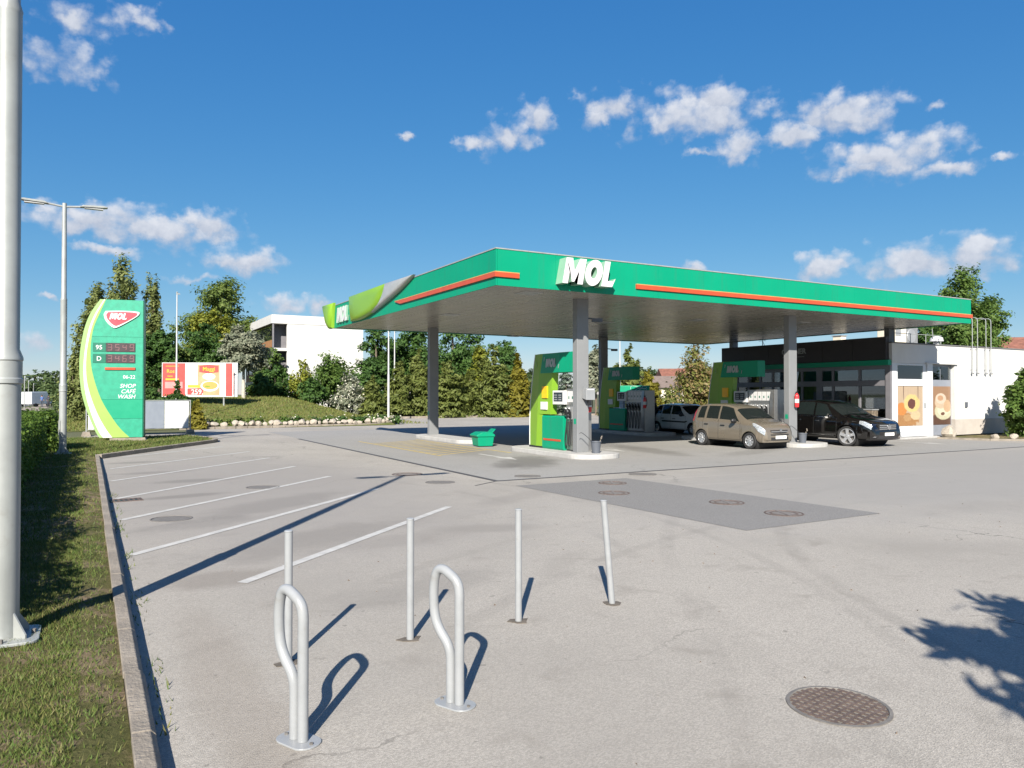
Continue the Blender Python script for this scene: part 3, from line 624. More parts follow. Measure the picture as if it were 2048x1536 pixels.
# ================================================================== FUEL DISPENSERS
def dispenser(ox, oy, sw, num, label, nozzles):
    """front faces -x; local y runs from the hose end (0) to the fin"""
    t = thing('fuel_dispenser', label, 'fuel pump', (ox, oy, .15), 0, 'fuel dispensers under the canopy')
    c0, c1 = sw, sw + 1.25; y1 = c1 + .88
    lv = []                                             # z, left, crease, right
    for z in (0.06, .5, 1.0, 1.10, 1.101, 1.6, 2.2, 2.7, 3.05):
        s = max(0, (z - .8) / 2.25); l = y1 - .36 * s ** 1.6; r = c1 if z <= 1.1 else lerp(c1 - .55, c1 - .62, (z - 1.1) / 1.95) + .10 * (1 - (z - 1.1) / 1.95)
        lv.append((z, l, lerp(c1 + .36, c1 + .12, z / 3.05), r))
    V = []; F = []
    for z, l, cr, r in lv: V += [(-.34,l,z),(-.42,cr,z),(-.38,r,z),(-.14,r,z),(-.10,cr,z),(-.18,l,z)]
    for i in range(len(lv)-1):
        for k in range(6): F.append((i*6+k, i*6+(k+1)%6, (i+1)*6+(k+1)%6, (i+1)*6+k))
    F += [(0,1,2,3,4,5)[::-1], tuple(range((len(lv)-1)*6, len(lv)*6))]
    g = MB(); g.add(V, F); fin = g.build('fin', M['lime'], t)
    g = MB(); g.tube([(-.335, l + .012, z) for z, l, cr, r in lv], .022, 8); g.build('edge_strip', M['white'], fin)
    g = MB(); g.box(-.39, -.13, c1 - .01, y1 - .03, 0, .058); g.build('plinth', M['dark'], t)
    hl0, hl1 = c1 + .08, c1 - .07; hr = c1 - 1.9; V = []
    for z, l in ((2.42, hl0), (3.04, hl1)):
        V += [(-.43,l,z),(-.52,hr+.7,z),(-.47,hr,z),(-.05,hr,z),(-.02,hr+.7,z),(-.08,l,z)]
    g = MB(); g.add(V, [(0,1,2,3,4,5)[::-1],(6,7,8,9,10,11)] + [(k,(k+1)%6,6+(k+1)%6,6+k) for k in range(6)]); hd = g.build('header', M['green'], t, None, False, .012)
    hx = lambda y: lerp(-.43, -.52, (hl0 - y) / (hl0 - hr - .7)) - .004
    mol_letters(.27, .008, [M['wavewhite'], M['wavewhite']], hd, lambda a, z, d: (hx(c1 - .30 - a) - d, c1 - .30 - a, 2.60 + z), gap=.05)
    for dy, dz in ((-.18, 2.80), (-1.12, 2.55)):
        g = MB(); g.prism([(0,0),(.03,.13),(.06,.13),(.02,0)], lambda p, q, h: (hx(c1+dy-p) - h, c1 + dy - p, dz + q), 0, .008); g.build('tick_mark', M['wavewhite'], hd)
    lettering(num, .26, M['pale_green'], fin, (-.412, c1 + .42, 2.62), '-x', bold=.004, name='number')
    g = MB(); g.box(-.432, -.39, c1-.32, c1-.02, 1.62, 2.0); g.build('yellow_label', M['yellow'], fin)
    g = MB(); g.box(-.436, -.39, c1-.30, c1+.06, 1.25, 1.5); g.build('notice', M['white'], fin)
    g = MB(); g.prism([(-.40,0),(-.42,.06),(-.42,1.02),(-.40,1.06),(.16,1.06),(.18,1.02),(.18,.06),(.16,0)], lambda p, q, h: (p, h, q), c0 + .002, c1 - .012); cb = g.build('cabinet', M['green'], t, None, False, .01)
    g = MB(); g.box(-.432, -.421, c0+.14, c1-.1, .27, .33); g.build('orange_strip', M['orange'], cb)
    g = MB(); g.box(-.05, .05, c0+.3, c0+.4, 1.06, 1.42); g.box(-.40, -.02, c0-.02, c0+.64, 1.42, 1.86); mo = g.build('display_unit', M['white'], t, None, False, .015)
    g = MB(); g.box(-.408, -.401, c0+.07, c0+.56, 1.52, 1.80); g.build('screen', M['screen'], mo)
    g = MB()
    for zz in (1.56, 1.63, 1.70): g.box(-.411, -.409, c0+.12, c0+.28, zz, zz+.03); g.box(-.411, -.409, c0+.36, c0+.52, zz, zz+.03)
    g.build('readout', M['grey'], mo)
    g = MB(); g.box(-.30, .30, .0, c0 - .004, 0, 1.92); st = g.build('hose_column', M['steel'], t, None, False, .01)
    g = MB(); g.box(-.302, -.30, .02, c0-.03, 0, .04); g.build('kick_plate', M['dark'], st)
    k0 = .16 if sw > .8 else .05; stp = (c0 - k0 - .06) / nozzles
    for i in range(nozzles):
        y = k0 + (i + .5) * stp
        g = MB(); g.box(-.312, -.301, y-stp*.42, y+stp*.42, 1.50, 1.84); lb = g.build('grade_label', M['white'], st)
        g = MB(); g.box(-.315, -.3125, y-.025, y+.025, 1.60, 1.68); g.build('grade_mark', M['green_dark'], lb)
        g = MB(); g.box(-.36, -.301, y-.05, y+.05, .98, 1.36); g.build('nozzle_boot', M['grey'], st)
        g = MB(); g.tube([(-.37,y,1.02),(-.40,y,1.18),(-.44,y,1.27),(-.50,y,1.30)], [.026,.034,.034,.022], 8); g.bar((-.42,y,1.12),(-.48,y,1.20),.02,.05); nz = g.build('nozzle', M['dark'], t, None, True)
        g = MB(); g.ball((-.43,y,1.30), (.035,.03,.03)); g.build('nozzle_collar', M['white'], nz)
        g = MB(); g.tube(spline([(-.38,y,1.02),(-.42,y,.7),(-.45,y+.01,.35),(-.41,y+.03,.16),(-.36,y+.04,.32),(-.32,y+.03,.9)], 5), .017, 8); g.build('hose', M['hose'], nz, None, True)
    if sw > .8:
        g = MB(); V = []; F = []
        for j in range(9):
            z = lerp(.05, 1.9, j / 8); V += [(-.302 - .09 * math.sin(math.pi * j / 8) - .02, y, z) for y in (.0, k0 - .02)]
        for j in range(8): F.append((2*j, 2*j+1, 2*j+3, 2*j+2))
        g.add(V, F); g.build('curved_panel', M['steel'], st, None, True)
    return t
dispenser(5.42, 4.5, .5, '5', 'green fuel pump numbered 5, nearest, beside the front column', 2)
dispenser(15.0, 5.3, 1.3, '3', 'green fuel pump numbered 3 with steel hose panel behind the brown hatchback', 5)
dispenser(14.75, 12.55, 1.3, '4', 'green fuel pump standing deep in the canopy shade behind the white hatchback', 5)
# ================================================================== SMALL STATION THINGS
def extinguisher(x, y, z, label, dy=-.09):
    t = thing('fire_extinguisher', label, 'fire extinguisher', (x, y, z), 0, 'fire extinguishers of the filling station')
    g = MB(); g.lathe([(0,0),(.065,0),(.078,.03),(.078,.40),(.06,.46),(.028,.49),(.028,.52),(0,.52)], 16); g.build('cylinder', M['red'], t, None, True)
    g = MB(); g.box(-.03,.03,-.03,.03,.52,.56); g.bar((-.02,0,.58),(.10,0,.60),.025,.014); g.build('valve', M['dark'], t)
    g = MB(); g.tube(spline([(.03,0,.54),(.11,0,.45),(.11,-.02,.22),(.085,-.03,.10)],4), .012, 6); g.build('hose', M['hose'], t, None, True)
    g = MB(); g.lathe([(.0785,.16),(.0785,.30)], 16); g.build('white_label', M['white'], t, None, True)
extinguisher(5.43, 4.22, 1.35, 'red fire extinguisher on the column beside pump 5')
extinguisher(14.62, 4.20, 1.42, 'red fire extinguisher on the column behind the brown hatchback')
extinguisher(14.35, 12.42, 1.25, 'red fire extinguisher at the end of the shaded pump')
def towel_box(x, y, z, label):
    t = thing('towel_dispenser', label, 'dispenser', (x, y, z), 0)
    g = MB(); g.prism([(-.12,0),(-.12,.36),(.02,.36),(.10,.30),(.10,.05)], lambda p, q, h: (h, p - .0, q), -.16, .16); g.build('housing', M['grey'], t, None, False, .01)
    g = MB(); g.box(-.12,.12,-.124,-.121,.30,.325); g.build('white_slot', M['white'], t)
    g = MB(); g.prism([(-.10,-.16),(-.02,-.16),(.06,0),(-.10,0)], lambda p, q, h: (h, p, q), -.03, .05); g.build('bracket', M['dark'], t)
towel_box(5.24, 3.99, 1.72, 'grey paper towel dispenser on the column beside pump 5')
def bucket(x, y, label):
    t = thing('bucket', label, 'bucket', (x, y, .152), 0, 'window washing buckets on the islands')
    g = MB(); g.lathe([(0,.0),(.115,0),(.15,.32),(.165,.32),(.165,.345),(.14,.345),(.107,.02),(0,.02)], 18); g.build('pail', M['darkgrey'], t, None, True)
    g = MB(); g.lathe([(0,.24),(.13,.24)], 18); g.build('water', M['screen'], t)
    g = MB(); g.tube([(.02,0,.05),(.16,-.06,.46)], .012, 8); g.bar((.10,-.12,.44),(.22,.0,.48),.03,.05); g.build('squeegee', M['concrete'], t)
    g = MB(); g.tube(spline([(-.15,0,.33),(-.24,.05,.45),(-.42,.12,.60),(-.5,.14,.58)],4), .009, 6); g.build('brush_handle', M['dark'], t)
bucket(5.32, 3.72, 'dark grey window washing bucket at the foot of the column by pump 5'); bucket(14.55, 3.9, 'dark grey window washing bucket at the column behind the brown hatchback')
t = thing('grit_bin', 'green plastic grit bin with raised lid flap on the forecourt', 'grit bin', (4.65, 9.75, .01), R(-8))
g = MB(); V = []
for z, a, b in ((.02,.27,.33),(.36,.31,.38)): V += [(-a,-b,z),(a,-b,z),(a,b,z),(-a,b,z)]
g.add(V, [(3,2,1,0),(0,1,5,4),(1,2,6,5),(2,3,7,6),(3,0,4,7),(4,5,6,7)]); g.build('tub', M['green'], t, None, False, .02)
g = MB(); g.prism([(-.35,.362),(-.36,.42),(-.15,.52),(.20,.52),(.33,.43),(.33,.362)], lambda p, q, h: (p, h, q), -.41, .41); g.build('lid', M['green'], t, None, False, .015)
g = MB(); g.prism([(.20,.522),(.34,.64),(.36,.63),(.24,.50)], lambda p, q, h: (p, h, q), -.40, .05); g.build('lid_flap', M['green'], t)
# gas bottle cage behind the shaded pump
t = thing('gas_bottle_cage', 'gas bottle cage with green header and white line drawing behind the shaded pump', 'bottle cage', at(1213, 46.5), R(-29.5))
g = MB(); g.box(-.1, 2.62, -.36, .46, 1.98, 2.42); hd = g.build('header', M['green'], t, None, False, .04)
g = MB(); g.prism([(0,.05),(.0,.34),(.36,.34),(.36,.28),(.12,.05)], lambda p, q, h: (.06 + p, -.362 - h, 2.03 + q), 0, .01); g.build('logo_shield', M['bluelogo'], hd)
g = MB(); g.prism([(.05,.12),(.05,.28),(.30,.28),(.14,.12)], lambda p, q, h: (.06 + p, -.373 - h, 2.03 + q), 0, .004); g.build('logo_field', M['redlogo'], hd)
lettering('5.', .26, M['white'], hd, (.58, -.365, 2.10), '-y', bold=.012)
g = MB()
for P in ([(1.45,2.05),(1.46,2.36),(1.7,2.38),(2.1,2.27),(2.3,2.2),(2.42,2.34),(2.2,2.37),(2.0,2.15),(1.7,2.1)], [(1.72,2.12),(1.9,2.24),(2.15,2.24),(2.4,2.2),(2.35,2.05)]): g.tube(spline([(p[0], -.366, p[1]) for p in P], 5), .010, 5)
g.build('line_drawing', M['white'], hd)
g = MB()
for x in (0, .85, 1.7, 2.52): g.box(x-.03, x+.03, -.33, -.27, 0, 1.98); g.box(x-.03, x+.03, .38, .44, 0, 1.98)
for z in (.06, .66, 1.3, 1.94): g.box(-.03, 2.55, -.335, -.275, z-.02, z+.02); g.box(-.03, 2.55, .385, .445, z-.02, z+.02)
g.build('cage_frame', M['grey'], t)
g = MB()
for i in range(29): g.box(.03+i*.086, .038+i*.086, -.30, -.292, .06, 1.94)
for i in range(22): g.box(0, 2.5, -.305, -.297, .1+i*.085, .108+i*.085)
struct(g.build('wire_mesh', M['lamp'], t), 'stuff')
g = MB(); g.box(.1,.95,-.318,-.308,1.05,1.6); g.build('price_sheet', M['white'], t)
g = MB(); g.box(.5,1.6,-.322,-.31,.5,1.02); g.build('blue_poster', mat('blue_print', (.10,.17,.36), .5), t)
bt = MB(); bt.lathe([(0,0),(.15,0),(.15,.5),(.11,.58),(.05,.6),(.05,.68),(0,.68)], 14); bme = bt.mesh('gas_bottle', M['wavewhite'], True)
for z in (.08, .69, 1.33):
    for i in range(6): link('gas_bottle', bme, t, (.22 + i * .41, .08, z))
# ================================================================== SHOP
g = MB(); g.prism([(20.75,4.75),(24.6,4.75),(25.6,5.12),(25.6,5.3),(21.6,5.3),(21.6,15.2),(20.75,15.2)], lambda p, q, h: (p, q, h), .005, .065); struct(g.build('shop_pavement', M['island'], None, None, False, .012))
M['frame2'] = mat('grey_door_face', (.20,.215,.25), .35, 0, .06)  # darker bluish grey for the side door
shop = thing('station_shop', 'white and charcoal station shop with glazed front under the canopy', 'building', (21.57, 5.11, .065)); shop.scale = (.966,) * 3
def rt(x, y, z): return (-7.81 + (x + 7.81) * .966, -14.43 + (y + 14.43) * .966, 1.9 + (z - 1.9) * .966)
def sb(name, x0, x1, y0, y1, z0, z1, m, p=shop, bev=0):
    g = MB(); g.box(x0-22.6, x1-22.6, y0-5.8, y1-5.8, z0, z1); return g.build(name, m, p, None, False, bev)
X1 = 46
sb('side_wall', 22.62, X1, 5.8, 6.1, 3.26, 4.12, M['wall']); sb('side_wall', 27.3, X1, 5.8, 6.1, .72, 3.258, M['wall']); sb('plinth', 27.3, X1, 5.78, 6.1, 0, .718, M['plinth'])
sb('pillar', 22.62, 22.93, 5.802, 6.1, 0, 3.258, M['wframe']); sb('pillar', 25.12, 25.52, 5.76, 6.1, 0, 3.30, M['wframe'])
sb('parapet_cap', 22.55, X1, 5.76, 6.14, 4.122, 4.17, M['roof']); sb('roof', 22.9, X1, 6.14, 15.5, 3.95, 4.05, M['roof']); sb('back_wall', 22.7, X1, 15.5, 15.7, 0, 4.1, M['wall'])
sb('lintel_shelf', 25.0, 27.45, 5.70, 5.798, 3.262, 3.32, M['wall'])
ff_ = sb('fascia', 22.40, 22.618, 5.95, 15.65, 3.40, 4.40, M['facade'])
for i in range(6): sb('fascia_panel', 22.385, 22.398, 5.97 + i*1.61, 5.97 + (i+1)*1.61 - .012, 3.41, 4.39, M['facade'], ff_)
sb('green_band', 22.36, 22.60, 5.82, 15.66, 3.16, 3.385, M['green'])
lettering('CORNER', .36, M['lamp'], shop, (-.222, 11.55 - 5.8, 3.86), '-x', bold=.008, extrude=.008)
sb('underline', 22.372, 22.384, 10.2, 11.5, 3.70, 3.72, M['lamp'])
# front glazing: transom row and shop windows, every pane on its own
sb('interior_back', 25.4, 25.5, 6.2, 15.4, 0, 3.2, M['inside']); sb('shop_floor', 22.7, 25.4, 6.1, 15.4, .012, .03, M['plinth']); sb('sill', 22.52, 22.70, 6.05, 15.6, 0, .16, M['frame']); sb('transom', 22.54, 22.68, 6.05, 15.6, 2.26, 2.50, M['frame']); sb('head', 22.54, 22.68, 6.05, 15.6, 3.0, 3.158, M['frame'])
edges = [6.05, 7.35, 8.75, 9.5, 10.5, 11.25, 12.3, 13.1, 13.9, 14.7, 15.45]
for i, y in enumerate(edges):
    wd = .30 if i in (3, 5) else .10
    sb('mullion', 22.55, 22.67, y - wd/2, y + wd/2, .162, 2.258, M['frame']); sb('mullion', 22.55, 22.67, y - wd/2, y + wd/2, 2.502, 2.998, M['frame'])
for a, b in zip(edges, edges[1:]):
    sb('pane', 22.60, 22.612, a + .03, b - .03, .17, 2.25, M['glass']); sb('transom_pane', 22.60, 22.612, a + .03, b - .03, 2.51, 2.99, M['glass'])
sb('corner_post', 22.50, 22.615, 5.81, 6.04, 0, 3.158, M['frame'])
for y, c in ((9.0, (.28,.13,.10)), (7.5, (.16,.13,.09)), (6.7, (.14,.11,.08))):
    t = thing('goods_crate', {9.0: 'pinkish goods stand in front of the shop window behind the black car', 7.5: 'brown goods stand in front of the shop window by the bonnet of the black car', 6.7: 'brown goods stand nearest the white corner pillar'}[y], 'goods stand', (21.12, y - .7, .07), 0)
    m = mat('goods', c, .7, 0, .5, 9); g = MB(); g.box(-.2,.2,-.42,.42,.06,1.15); g.build('stand_body', m, t, None, False, .03); g = MB(); g.box(-.22,.22,-.44,.44,0,.06); g.box(-.22,.22,-.44,.44,.56,.60); g.box(-.22,.22,-.44,.44,1.15,1.19); g.build('shelf', M['grey'], t)
for i, y in enumerate((7.0, 9.6, 13.6)):
    t = thing('shop_shelf', ['dim goods shelf behind the shop glass nearest the white corner', 'dim goods shelf behind the shop glass in the middle of the front', 'dim goods shelf behind the shop glass at the far left end'][i], 'shelf', (23.4, y, .09), 0, 'goods shelves inside the shop'); g = MB(); g.box(.3,.34,-.9,.9,0,1.9)
    for z in (.1,.55,1.0,1.45): g.box(-.1,.3,-.9,.9,z,z+.03)
    g.build('rack', M['grey'], t)
    for q, z in enumerate((.13,.58,1.03,1.48)):
        g = MB(); yy = -.88
        while yy < .8: w0 = random.uniform(.08,.2); g.box(-.05,.25,yy,yy+w0,z,z+random.uniform(.18,.36)); yy += w0 + .02
        g.build('goods', mat('goods_%d' % q, [(.5,.1,.06),(.5,.42,.1),(.12,.25,.45),(.5,.5,.48)][(q+i)%4], .5, 0, .6, 9), t)
# door with food picture
def poster(name, bgc, blobs):
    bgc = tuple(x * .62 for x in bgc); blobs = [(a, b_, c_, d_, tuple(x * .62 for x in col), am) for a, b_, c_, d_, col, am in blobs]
    m = bpy.data.materials.new(name); m.use_nodes = True; k = N(m.node_tree); b = k.nodes['Principled BSDF']; t0 = k.n('ShaderNodeTexCoord').outputs['Object']
    sp = k.n('ShaderNodeSeparateXYZ'); k.l(t0, sp.inputs[0]); cb = k.n('ShaderNodeCombineXYZ'); k.l(sp.outputs[0], cb.inputs[0]); k.l(sp.outputs[2], cb.inputs[1]); t = cb.outputs[0]
    nz = k.noise(t, 5, 4, .6); c = k.mix(k.noise(k.v('MULTIPLY', t, (6, .6, 1)), 3, 4, .6), c4(bgc), c4([x * .72 for x in bgc]))
    for cx, cy, rx, ry, col, amp in blobs:
        e = ell(k, t, cx, cy, rx, ry, 0, nz, amp, .88, 1.0); cc = k.mix(k.noise(t, 11, 5, .7), c4([x * .7 for x in col]), c4([min(1, x * 1.25) for x in col])); c = k.mix(e, c, cc)
    k.l(c, b.inputs['Base Color']); b.inputs['Roughness'].default_value = .35; return m
PA = poster('food_print', (.62,.47,.33), [(.55,.25,1.0,.34,(.42,.22,.09),.9),(.3,.75,.42,.30,(.62,.25,.07),.25),(1.05,1.0,.62,.42,(.74,.56,.24),.3),(1.02,.98,.30,.24,(.15,.06,.05),.6),(1.3,.45,.4,.2,(.66,.52,.32),.8),(.7,.35,.3,.16,(.5,.3,.14),.9),(.45,1.6,.03,.5,(.2,.13,.09),0),(1.5,1.6,.03,.5,(.2,.13,.09),0)])
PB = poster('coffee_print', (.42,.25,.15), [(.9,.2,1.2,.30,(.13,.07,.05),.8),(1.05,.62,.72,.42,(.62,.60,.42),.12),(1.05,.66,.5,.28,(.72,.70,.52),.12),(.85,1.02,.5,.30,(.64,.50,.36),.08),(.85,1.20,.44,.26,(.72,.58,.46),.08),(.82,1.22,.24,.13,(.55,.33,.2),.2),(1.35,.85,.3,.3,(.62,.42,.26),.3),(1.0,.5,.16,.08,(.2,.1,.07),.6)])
# shallow front
dr = sb('corner_window', 22.94, 25.11, 5.86, 5.94, .015, 3.255, M['wframe'])
def rail(x0, x1, z0, z1): sb('frame_rail', x0, x1, 5.815, 5.858, z0, z1, M['wframe'], dr)
rail(22.94, 23.02, .02, 3.25); rail(24.88, 25.10, .02, 3.25); rail(23.02, 24.88, .02, .48); rail(23.02, 24.88, 2.26, 2.56); rail(23.02, 24.88, 3.17, 3.25)
g = MB(); g.box(0, 1.84, 0, .012, 0, 1.76); g.build('poster', PA, dr, (23.03-22.6, .042, .49)); sb('upper_pane', 23.03, 24.87, 5.842, 5.856, 2.57, 3.16, M['glass'], dr); sb('lower_rail_line', 23.1, 24.8, 5.811, 5.814, .20, .215, M['column'], dr)
sb('handle', 24.97, 25.0, 5.79, 5.814, 1.25, 1.5, M['dark'], dr)
# recessed side entrance
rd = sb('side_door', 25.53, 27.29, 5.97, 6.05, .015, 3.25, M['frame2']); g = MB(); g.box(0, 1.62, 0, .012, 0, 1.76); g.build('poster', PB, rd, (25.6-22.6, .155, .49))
for a, b in ((25.62, 26.4), (26.46, 27.2)): sb('upper_pane', a, b, 5.955, 5.968, 2.56, 3.14, M['glass'], rd)
sb('keypad', 25.66, 25.74, 5.93, 5.954, 1.2, 1.45, M['white'], rd)
sb('wall_box', 28.1, 28.26, 5.74, 5.798, 1.28, 1.52, M['darkgrey'])
# roof ladder hoops, plant, rail
for x in (28.6, 29.75):
    t = thing('roof_ladder_rail', {28.6: 'left galvanised handrail hoop rising above the white shop wall', 29.75: 'right galvanised handrail hoop rising above the white shop wall'}[x], 'handrail', rt(x, 5.7, 0), 0, 'roof access handrails')
    for dx in (0, .42):
        g = MB(); g.tube([(dx,0,2.75),(dx,0,5.2),(dx,.02,5.3),(dx,.12,5.36),(dx,.45,5.36)], .018, 8); g.build('rail', M['lamp'], t, None, True)
        g = MB(); g.bar((dx,0,2.95),(dx,.1,2.95),.03,.03); g.bar((dx,0,3.9),(dx,.1,3.9),.03,.03); g.ball((dx,-.02,2.8),.06); g.build('bracket', M['grey'], t)
t = thing('chiller_unit', 'tall cream ventilation unit on the shop roof', 'roof unit', rt(27.9, 9.2, 4.05)); g = MB(); g.box(0,1.0,0,.9,.1,1.55); g.build('housing', M['cream'], t, None, False, .02); g = MB(); g.box(.12,.55,-.012,-.001,.8,1.25); g.build('grille', M['grey'], t); g = MB(); g.box(.1,.2,.1,.8,0,.1); g.box(.8,.9,.1,.8,0,.1); g.build('feet', M['dark'], t)
t = thing('air_conditioner', 'grey air conditioning unit beside the cream roof unit', 'roof unit', rt(29.1, 9.4, 4.05)); g = MB(); g.box(0,1.1,0,.6,.15,1.35); g.build('housing', M['column'], t, None, False, .02); g = MB(); g.lathe([(0,0),(.34,0),(.36,.03)], 20, axis='y', c=(.55,-.03,.85)); g.build('fan_guard', M['grey'], t); g = MB(); g.box(.1,.2,.05,.55,0,.15); g.box(.9,1.0,.05,.55,0,.15); g.build('feet', M['dark'], t)
t = thing('roof_vent', 'small white mushroom vent at the parapet of the shop roof', 'vent', rt(27.9, 7.0, 4.05)); g = MB(); g.lathe([(.12,0),(.12,.35),(.30,.38),(.26,.55),(.1,.62),(0,.62)], 16); g.build('cowl', M['white'], t, None, True); g = MB(); g.tube([(-.2,0,.2),(-.3,0,.7),(-.34,0,.95)], .02, 6); g.build('aerial', M['grey'], t)
t = thing('roof_rail', 'thin metal safety rail along the shop roof', 'railing', rt(24, 6.6, 4.05)); g = MB()
for i in range(4): g.tube([(i*1.15,0,0),(i*1.15,0,.62 if i else .95)], .018 if i else .03, 6)
g.build('posts', M['lamp'], t); g = MB(); g.tube([(0,0,.6),(3.5,0,.6)], .014, 6); g.build('rail', M['lamp'], t)
t = thing('chimney_stack', 'white ventilation stack behind the dark shop fascia', 'stack', rt(27.0, 11.6, 4.05)); g = MB(); g.box(0,.4,0,.5,0,.9); g.build('stack', M['cream'], t, None, False, .02); g = MB(); g.box(-.04,.44,-.04,.54,.9,.95); g.build('cap', M['grey'], t)
t = thing('roof_mast', 'thin aerial mast with stay on the shop roof near its left end', 'mast', rt(24.2, 14.4, 4.05)); g = MB(); g.tube([(0,0,0),(0,0,.75)], .02, 6); g.tube([(0,0,.7),(.0,-.4,0)], .012, 5); g.build('pole', M['dark'], t); g = MB(); g.bar((0,-.2,.72),(0,.25,.72),.02,.02); g.build('crossbar', M['dark'], t)
# ================================================================== PRICE SIGN
S_ = .0191
sign = thing('price_sign', 'tall green curved price sign with lime and white stripes on the grass island', 'price sign', (-5.96, 17.8, .1), R(-13.9))
def sp(zx, zy): return ((160 + zx / 5.12 - 285) * S_, (876 - (590 + zy / 5.12)) * S_ + .12)
def pl(name, pts, d0, d1, m, par=sign, bev=0):
    g = MB(); g.prism(pts, lambda p, q, h: (p, -h, q), d0, d1); return g.build(name, m, par, None, False, bev)
def crv(P, n=4): return [(p.x, p.y) for p in spline([(*sp(*q), 0) for q in P], n)]
L0 = crv([(240,45),(150,190),(95,350),(60,560),(52,740),(65,940),(100,1110),(150,1260),(205,1400),(240,1460)])
L1 = crv([(274,45),(195,190),(137,350),(103,560),(90,740),(98,920),(125,1080),(175,1250),(230,1390),(272,1460)])
L2 = crv([(286,45),(212,190),(158,350),(122,560),(113,740),(125,900),(168,1070),(232,1240),(305,1380),(360,1460)])
L3 = crv([(292,45),(235,190),(180,340),(155,520),(160,720),(195,890),(255,1070),(340,1230),(430,1365),(520,1460)])
rt = [sp(640,1460), sp(640,45)]
pl('body', L0 + rt, -.40, -.012, M['green'])
pl('outer_band', L0 + L1[::-1], -.010, .010, M['pale_green']); pl('white_band', L1 + L2[::-1], -.010, .012, M['white']); pl('lime_band', L2 + L3[::-1], -.010, .010, M['lime_light'])
i1 = min(range(len(L3)), key=lambda i: abs(L3[i][1] - sp(0,440)[1])); i2 = min(range(len(L3)), key=lambda i: abs(L3[i][1] - sp(0,1085)[1])); i3 = min(range(len(L3)), key=lambda i: abs(L3[i][1] - sp(0,1270)[1]))
xr = sp(640,0)[0]
def panel(a, b, m):
    seg = L3[a:b+1]; z0, z1 = seg[0][1], seg[-1][1]; q = [(x, z) for x, z in seg]; q[0] = (q[0][0], z0 - .004); q[-1] = (q[-1][0], z1 + .004)
    return pl('face_panel', q + [(xr, z1 + .004), (xr, z0 - .004)], -.010, .006, m)
panel(0, i1, M['green_sign']); mid = panel(i1, i2, M['green_sign']); panel(i2, i3, M['green_clean']); panel(i3, len(L3)-1, M['green_sign'])
pl('side_cover', [(xr+.001, sp(0,1460)[1]), (xr+.03, sp(0,1450)[1]), (xr+.03, sp(0,55)[1]), (xr+.001, sp(0,45)[1])], -.38, -.02, M['green_dark'])
shield = crv([(290,165),(440,158),(590,165),(605,190),(570,225),(480,285),(400,330),(365,335),(320,300),(285,250),(273,200)], 3)
lg = pl('logo_shield', shield, .012, .05, M['bluelogo'])
cxs = sum(p[0] for p in shield) / len(shield); czs = sum(p[1] for p in shield) / len(shield)
inner = [(cxs + (p[0] - cxs) * .86 + .012, czs + (p[1] - czs) * .80 + .015) for p in shield]; pl('logo_field', inner, .0505, .062, M['redlogo'], lg)
a = sp(327, 250); mol_letters(.245, .015, [M['white'], M['white']], lg, lambda p, q, h: (a[0] + p, -.063 - h, a[1] + q), .25)
def tile(x0, y0, x1, y1, m, d0, d1, nm, par=sign):
    p, q = sp(x0, y1), sp(x1, y0); return pl(nm, [(p[0],p[1]),(q[0],p[1]),(q[0],q[1]),(p[0],q[1])], d0, d1, m, par)
M['ledoff'] = mat('led_panel', (.045, .030, .035), .35, 0, .1); M['segment'] = mat('led_segment', (.15, .075, .08), .4, 0, .1)
SEG = {'3': 'abgcd', '5': 'afgcd', '4': 'fgbc', '9': 'abcdfg', '6': 'afgedc'}
def led(txt, x0, y0, x1, y1):
    b = tile(x0, y0, x1, y1, M['ledoff'], .008, .03, 'price_display'); p, q = sp(x0, y1), sp(x1, y0); w_ = (q[0] - p[0]) / 4; h_ = q[1] - p[1]
    for i, ch in enumerate(txt):
        ox = p[0] + w_ * i + w_ * .22; oz = p[1] + h_ * .14; ww = w_ * .56; hh = h_ * .72; t = .026; g = MB()
        def bx(a, b, c, d): g.prism([(ox+a, oz+c), (ox+b, oz+c), (ox+b+.02, oz+d), (ox+a+.02, oz+d)], lambda u, v, k: (u, -k, v), .0305, .034)
        for s in SEG[ch]:
            {'a': lambda: bx(0, ww, hh-t, hh), 'g': lambda: bx(0, ww, hh/2-t/2, hh/2+t/2), 'd': lambda: bx(0, ww, 0, t), 'f': lambda: bx(0, t, hh/2+t/2, hh-t), 'b': lambda: bx(ww-t, ww, hh/2+t/2, hh-t), 'e': lambda: bx(0, t, t, hh/2-t/2), 'c': lambda: bx(ww-t, ww, t, hh/2-t/2)}[s]()
        g.build('digit', M['segment'], b)
led('3549', 297, 490, 568, 580); led('3469', 297, 605, 568, 695)
for txt, y in (('95', 490), ('D', 605)):
    b = tile(175, y, 294, y + 90, M['green_dark'], .008, .02, 'grade_tile'); c = sp(232, y + 68); lettering(txt, .235, M['white'], b, (c[0], -.022, c[1]), bold=.003, align='CENTER')
tile(288, 742, 570, 766, M['orange'], .008, .05, 'orange_bar')
for txt, y, s, sh in (('06-22', 855, .185, 0), ('SHOP', 950, .215, .22), ('CAF\u00c9', 1006, .215, .22), ('WASH', 1060, .215, .22)):
    c = sp(570, y); lettering(txt, s, M['white'], sign, (c[0], -.010, c[1]), bold=.0025, shear=sh, align='RIGHT', extrude=.003)
g = MB(); g.box(-1.15, -.25, .02, .36, 0, .125); g.build('base_frame', M['concrete'], sign)
g = MB(); g.prism([(0,0),(.55,0),(.48,.13),(.12,.13)], lambda p, q, h: (p - .35, h, q), -.25, .0); g.build('foundation_block', M['concrete'], sign)
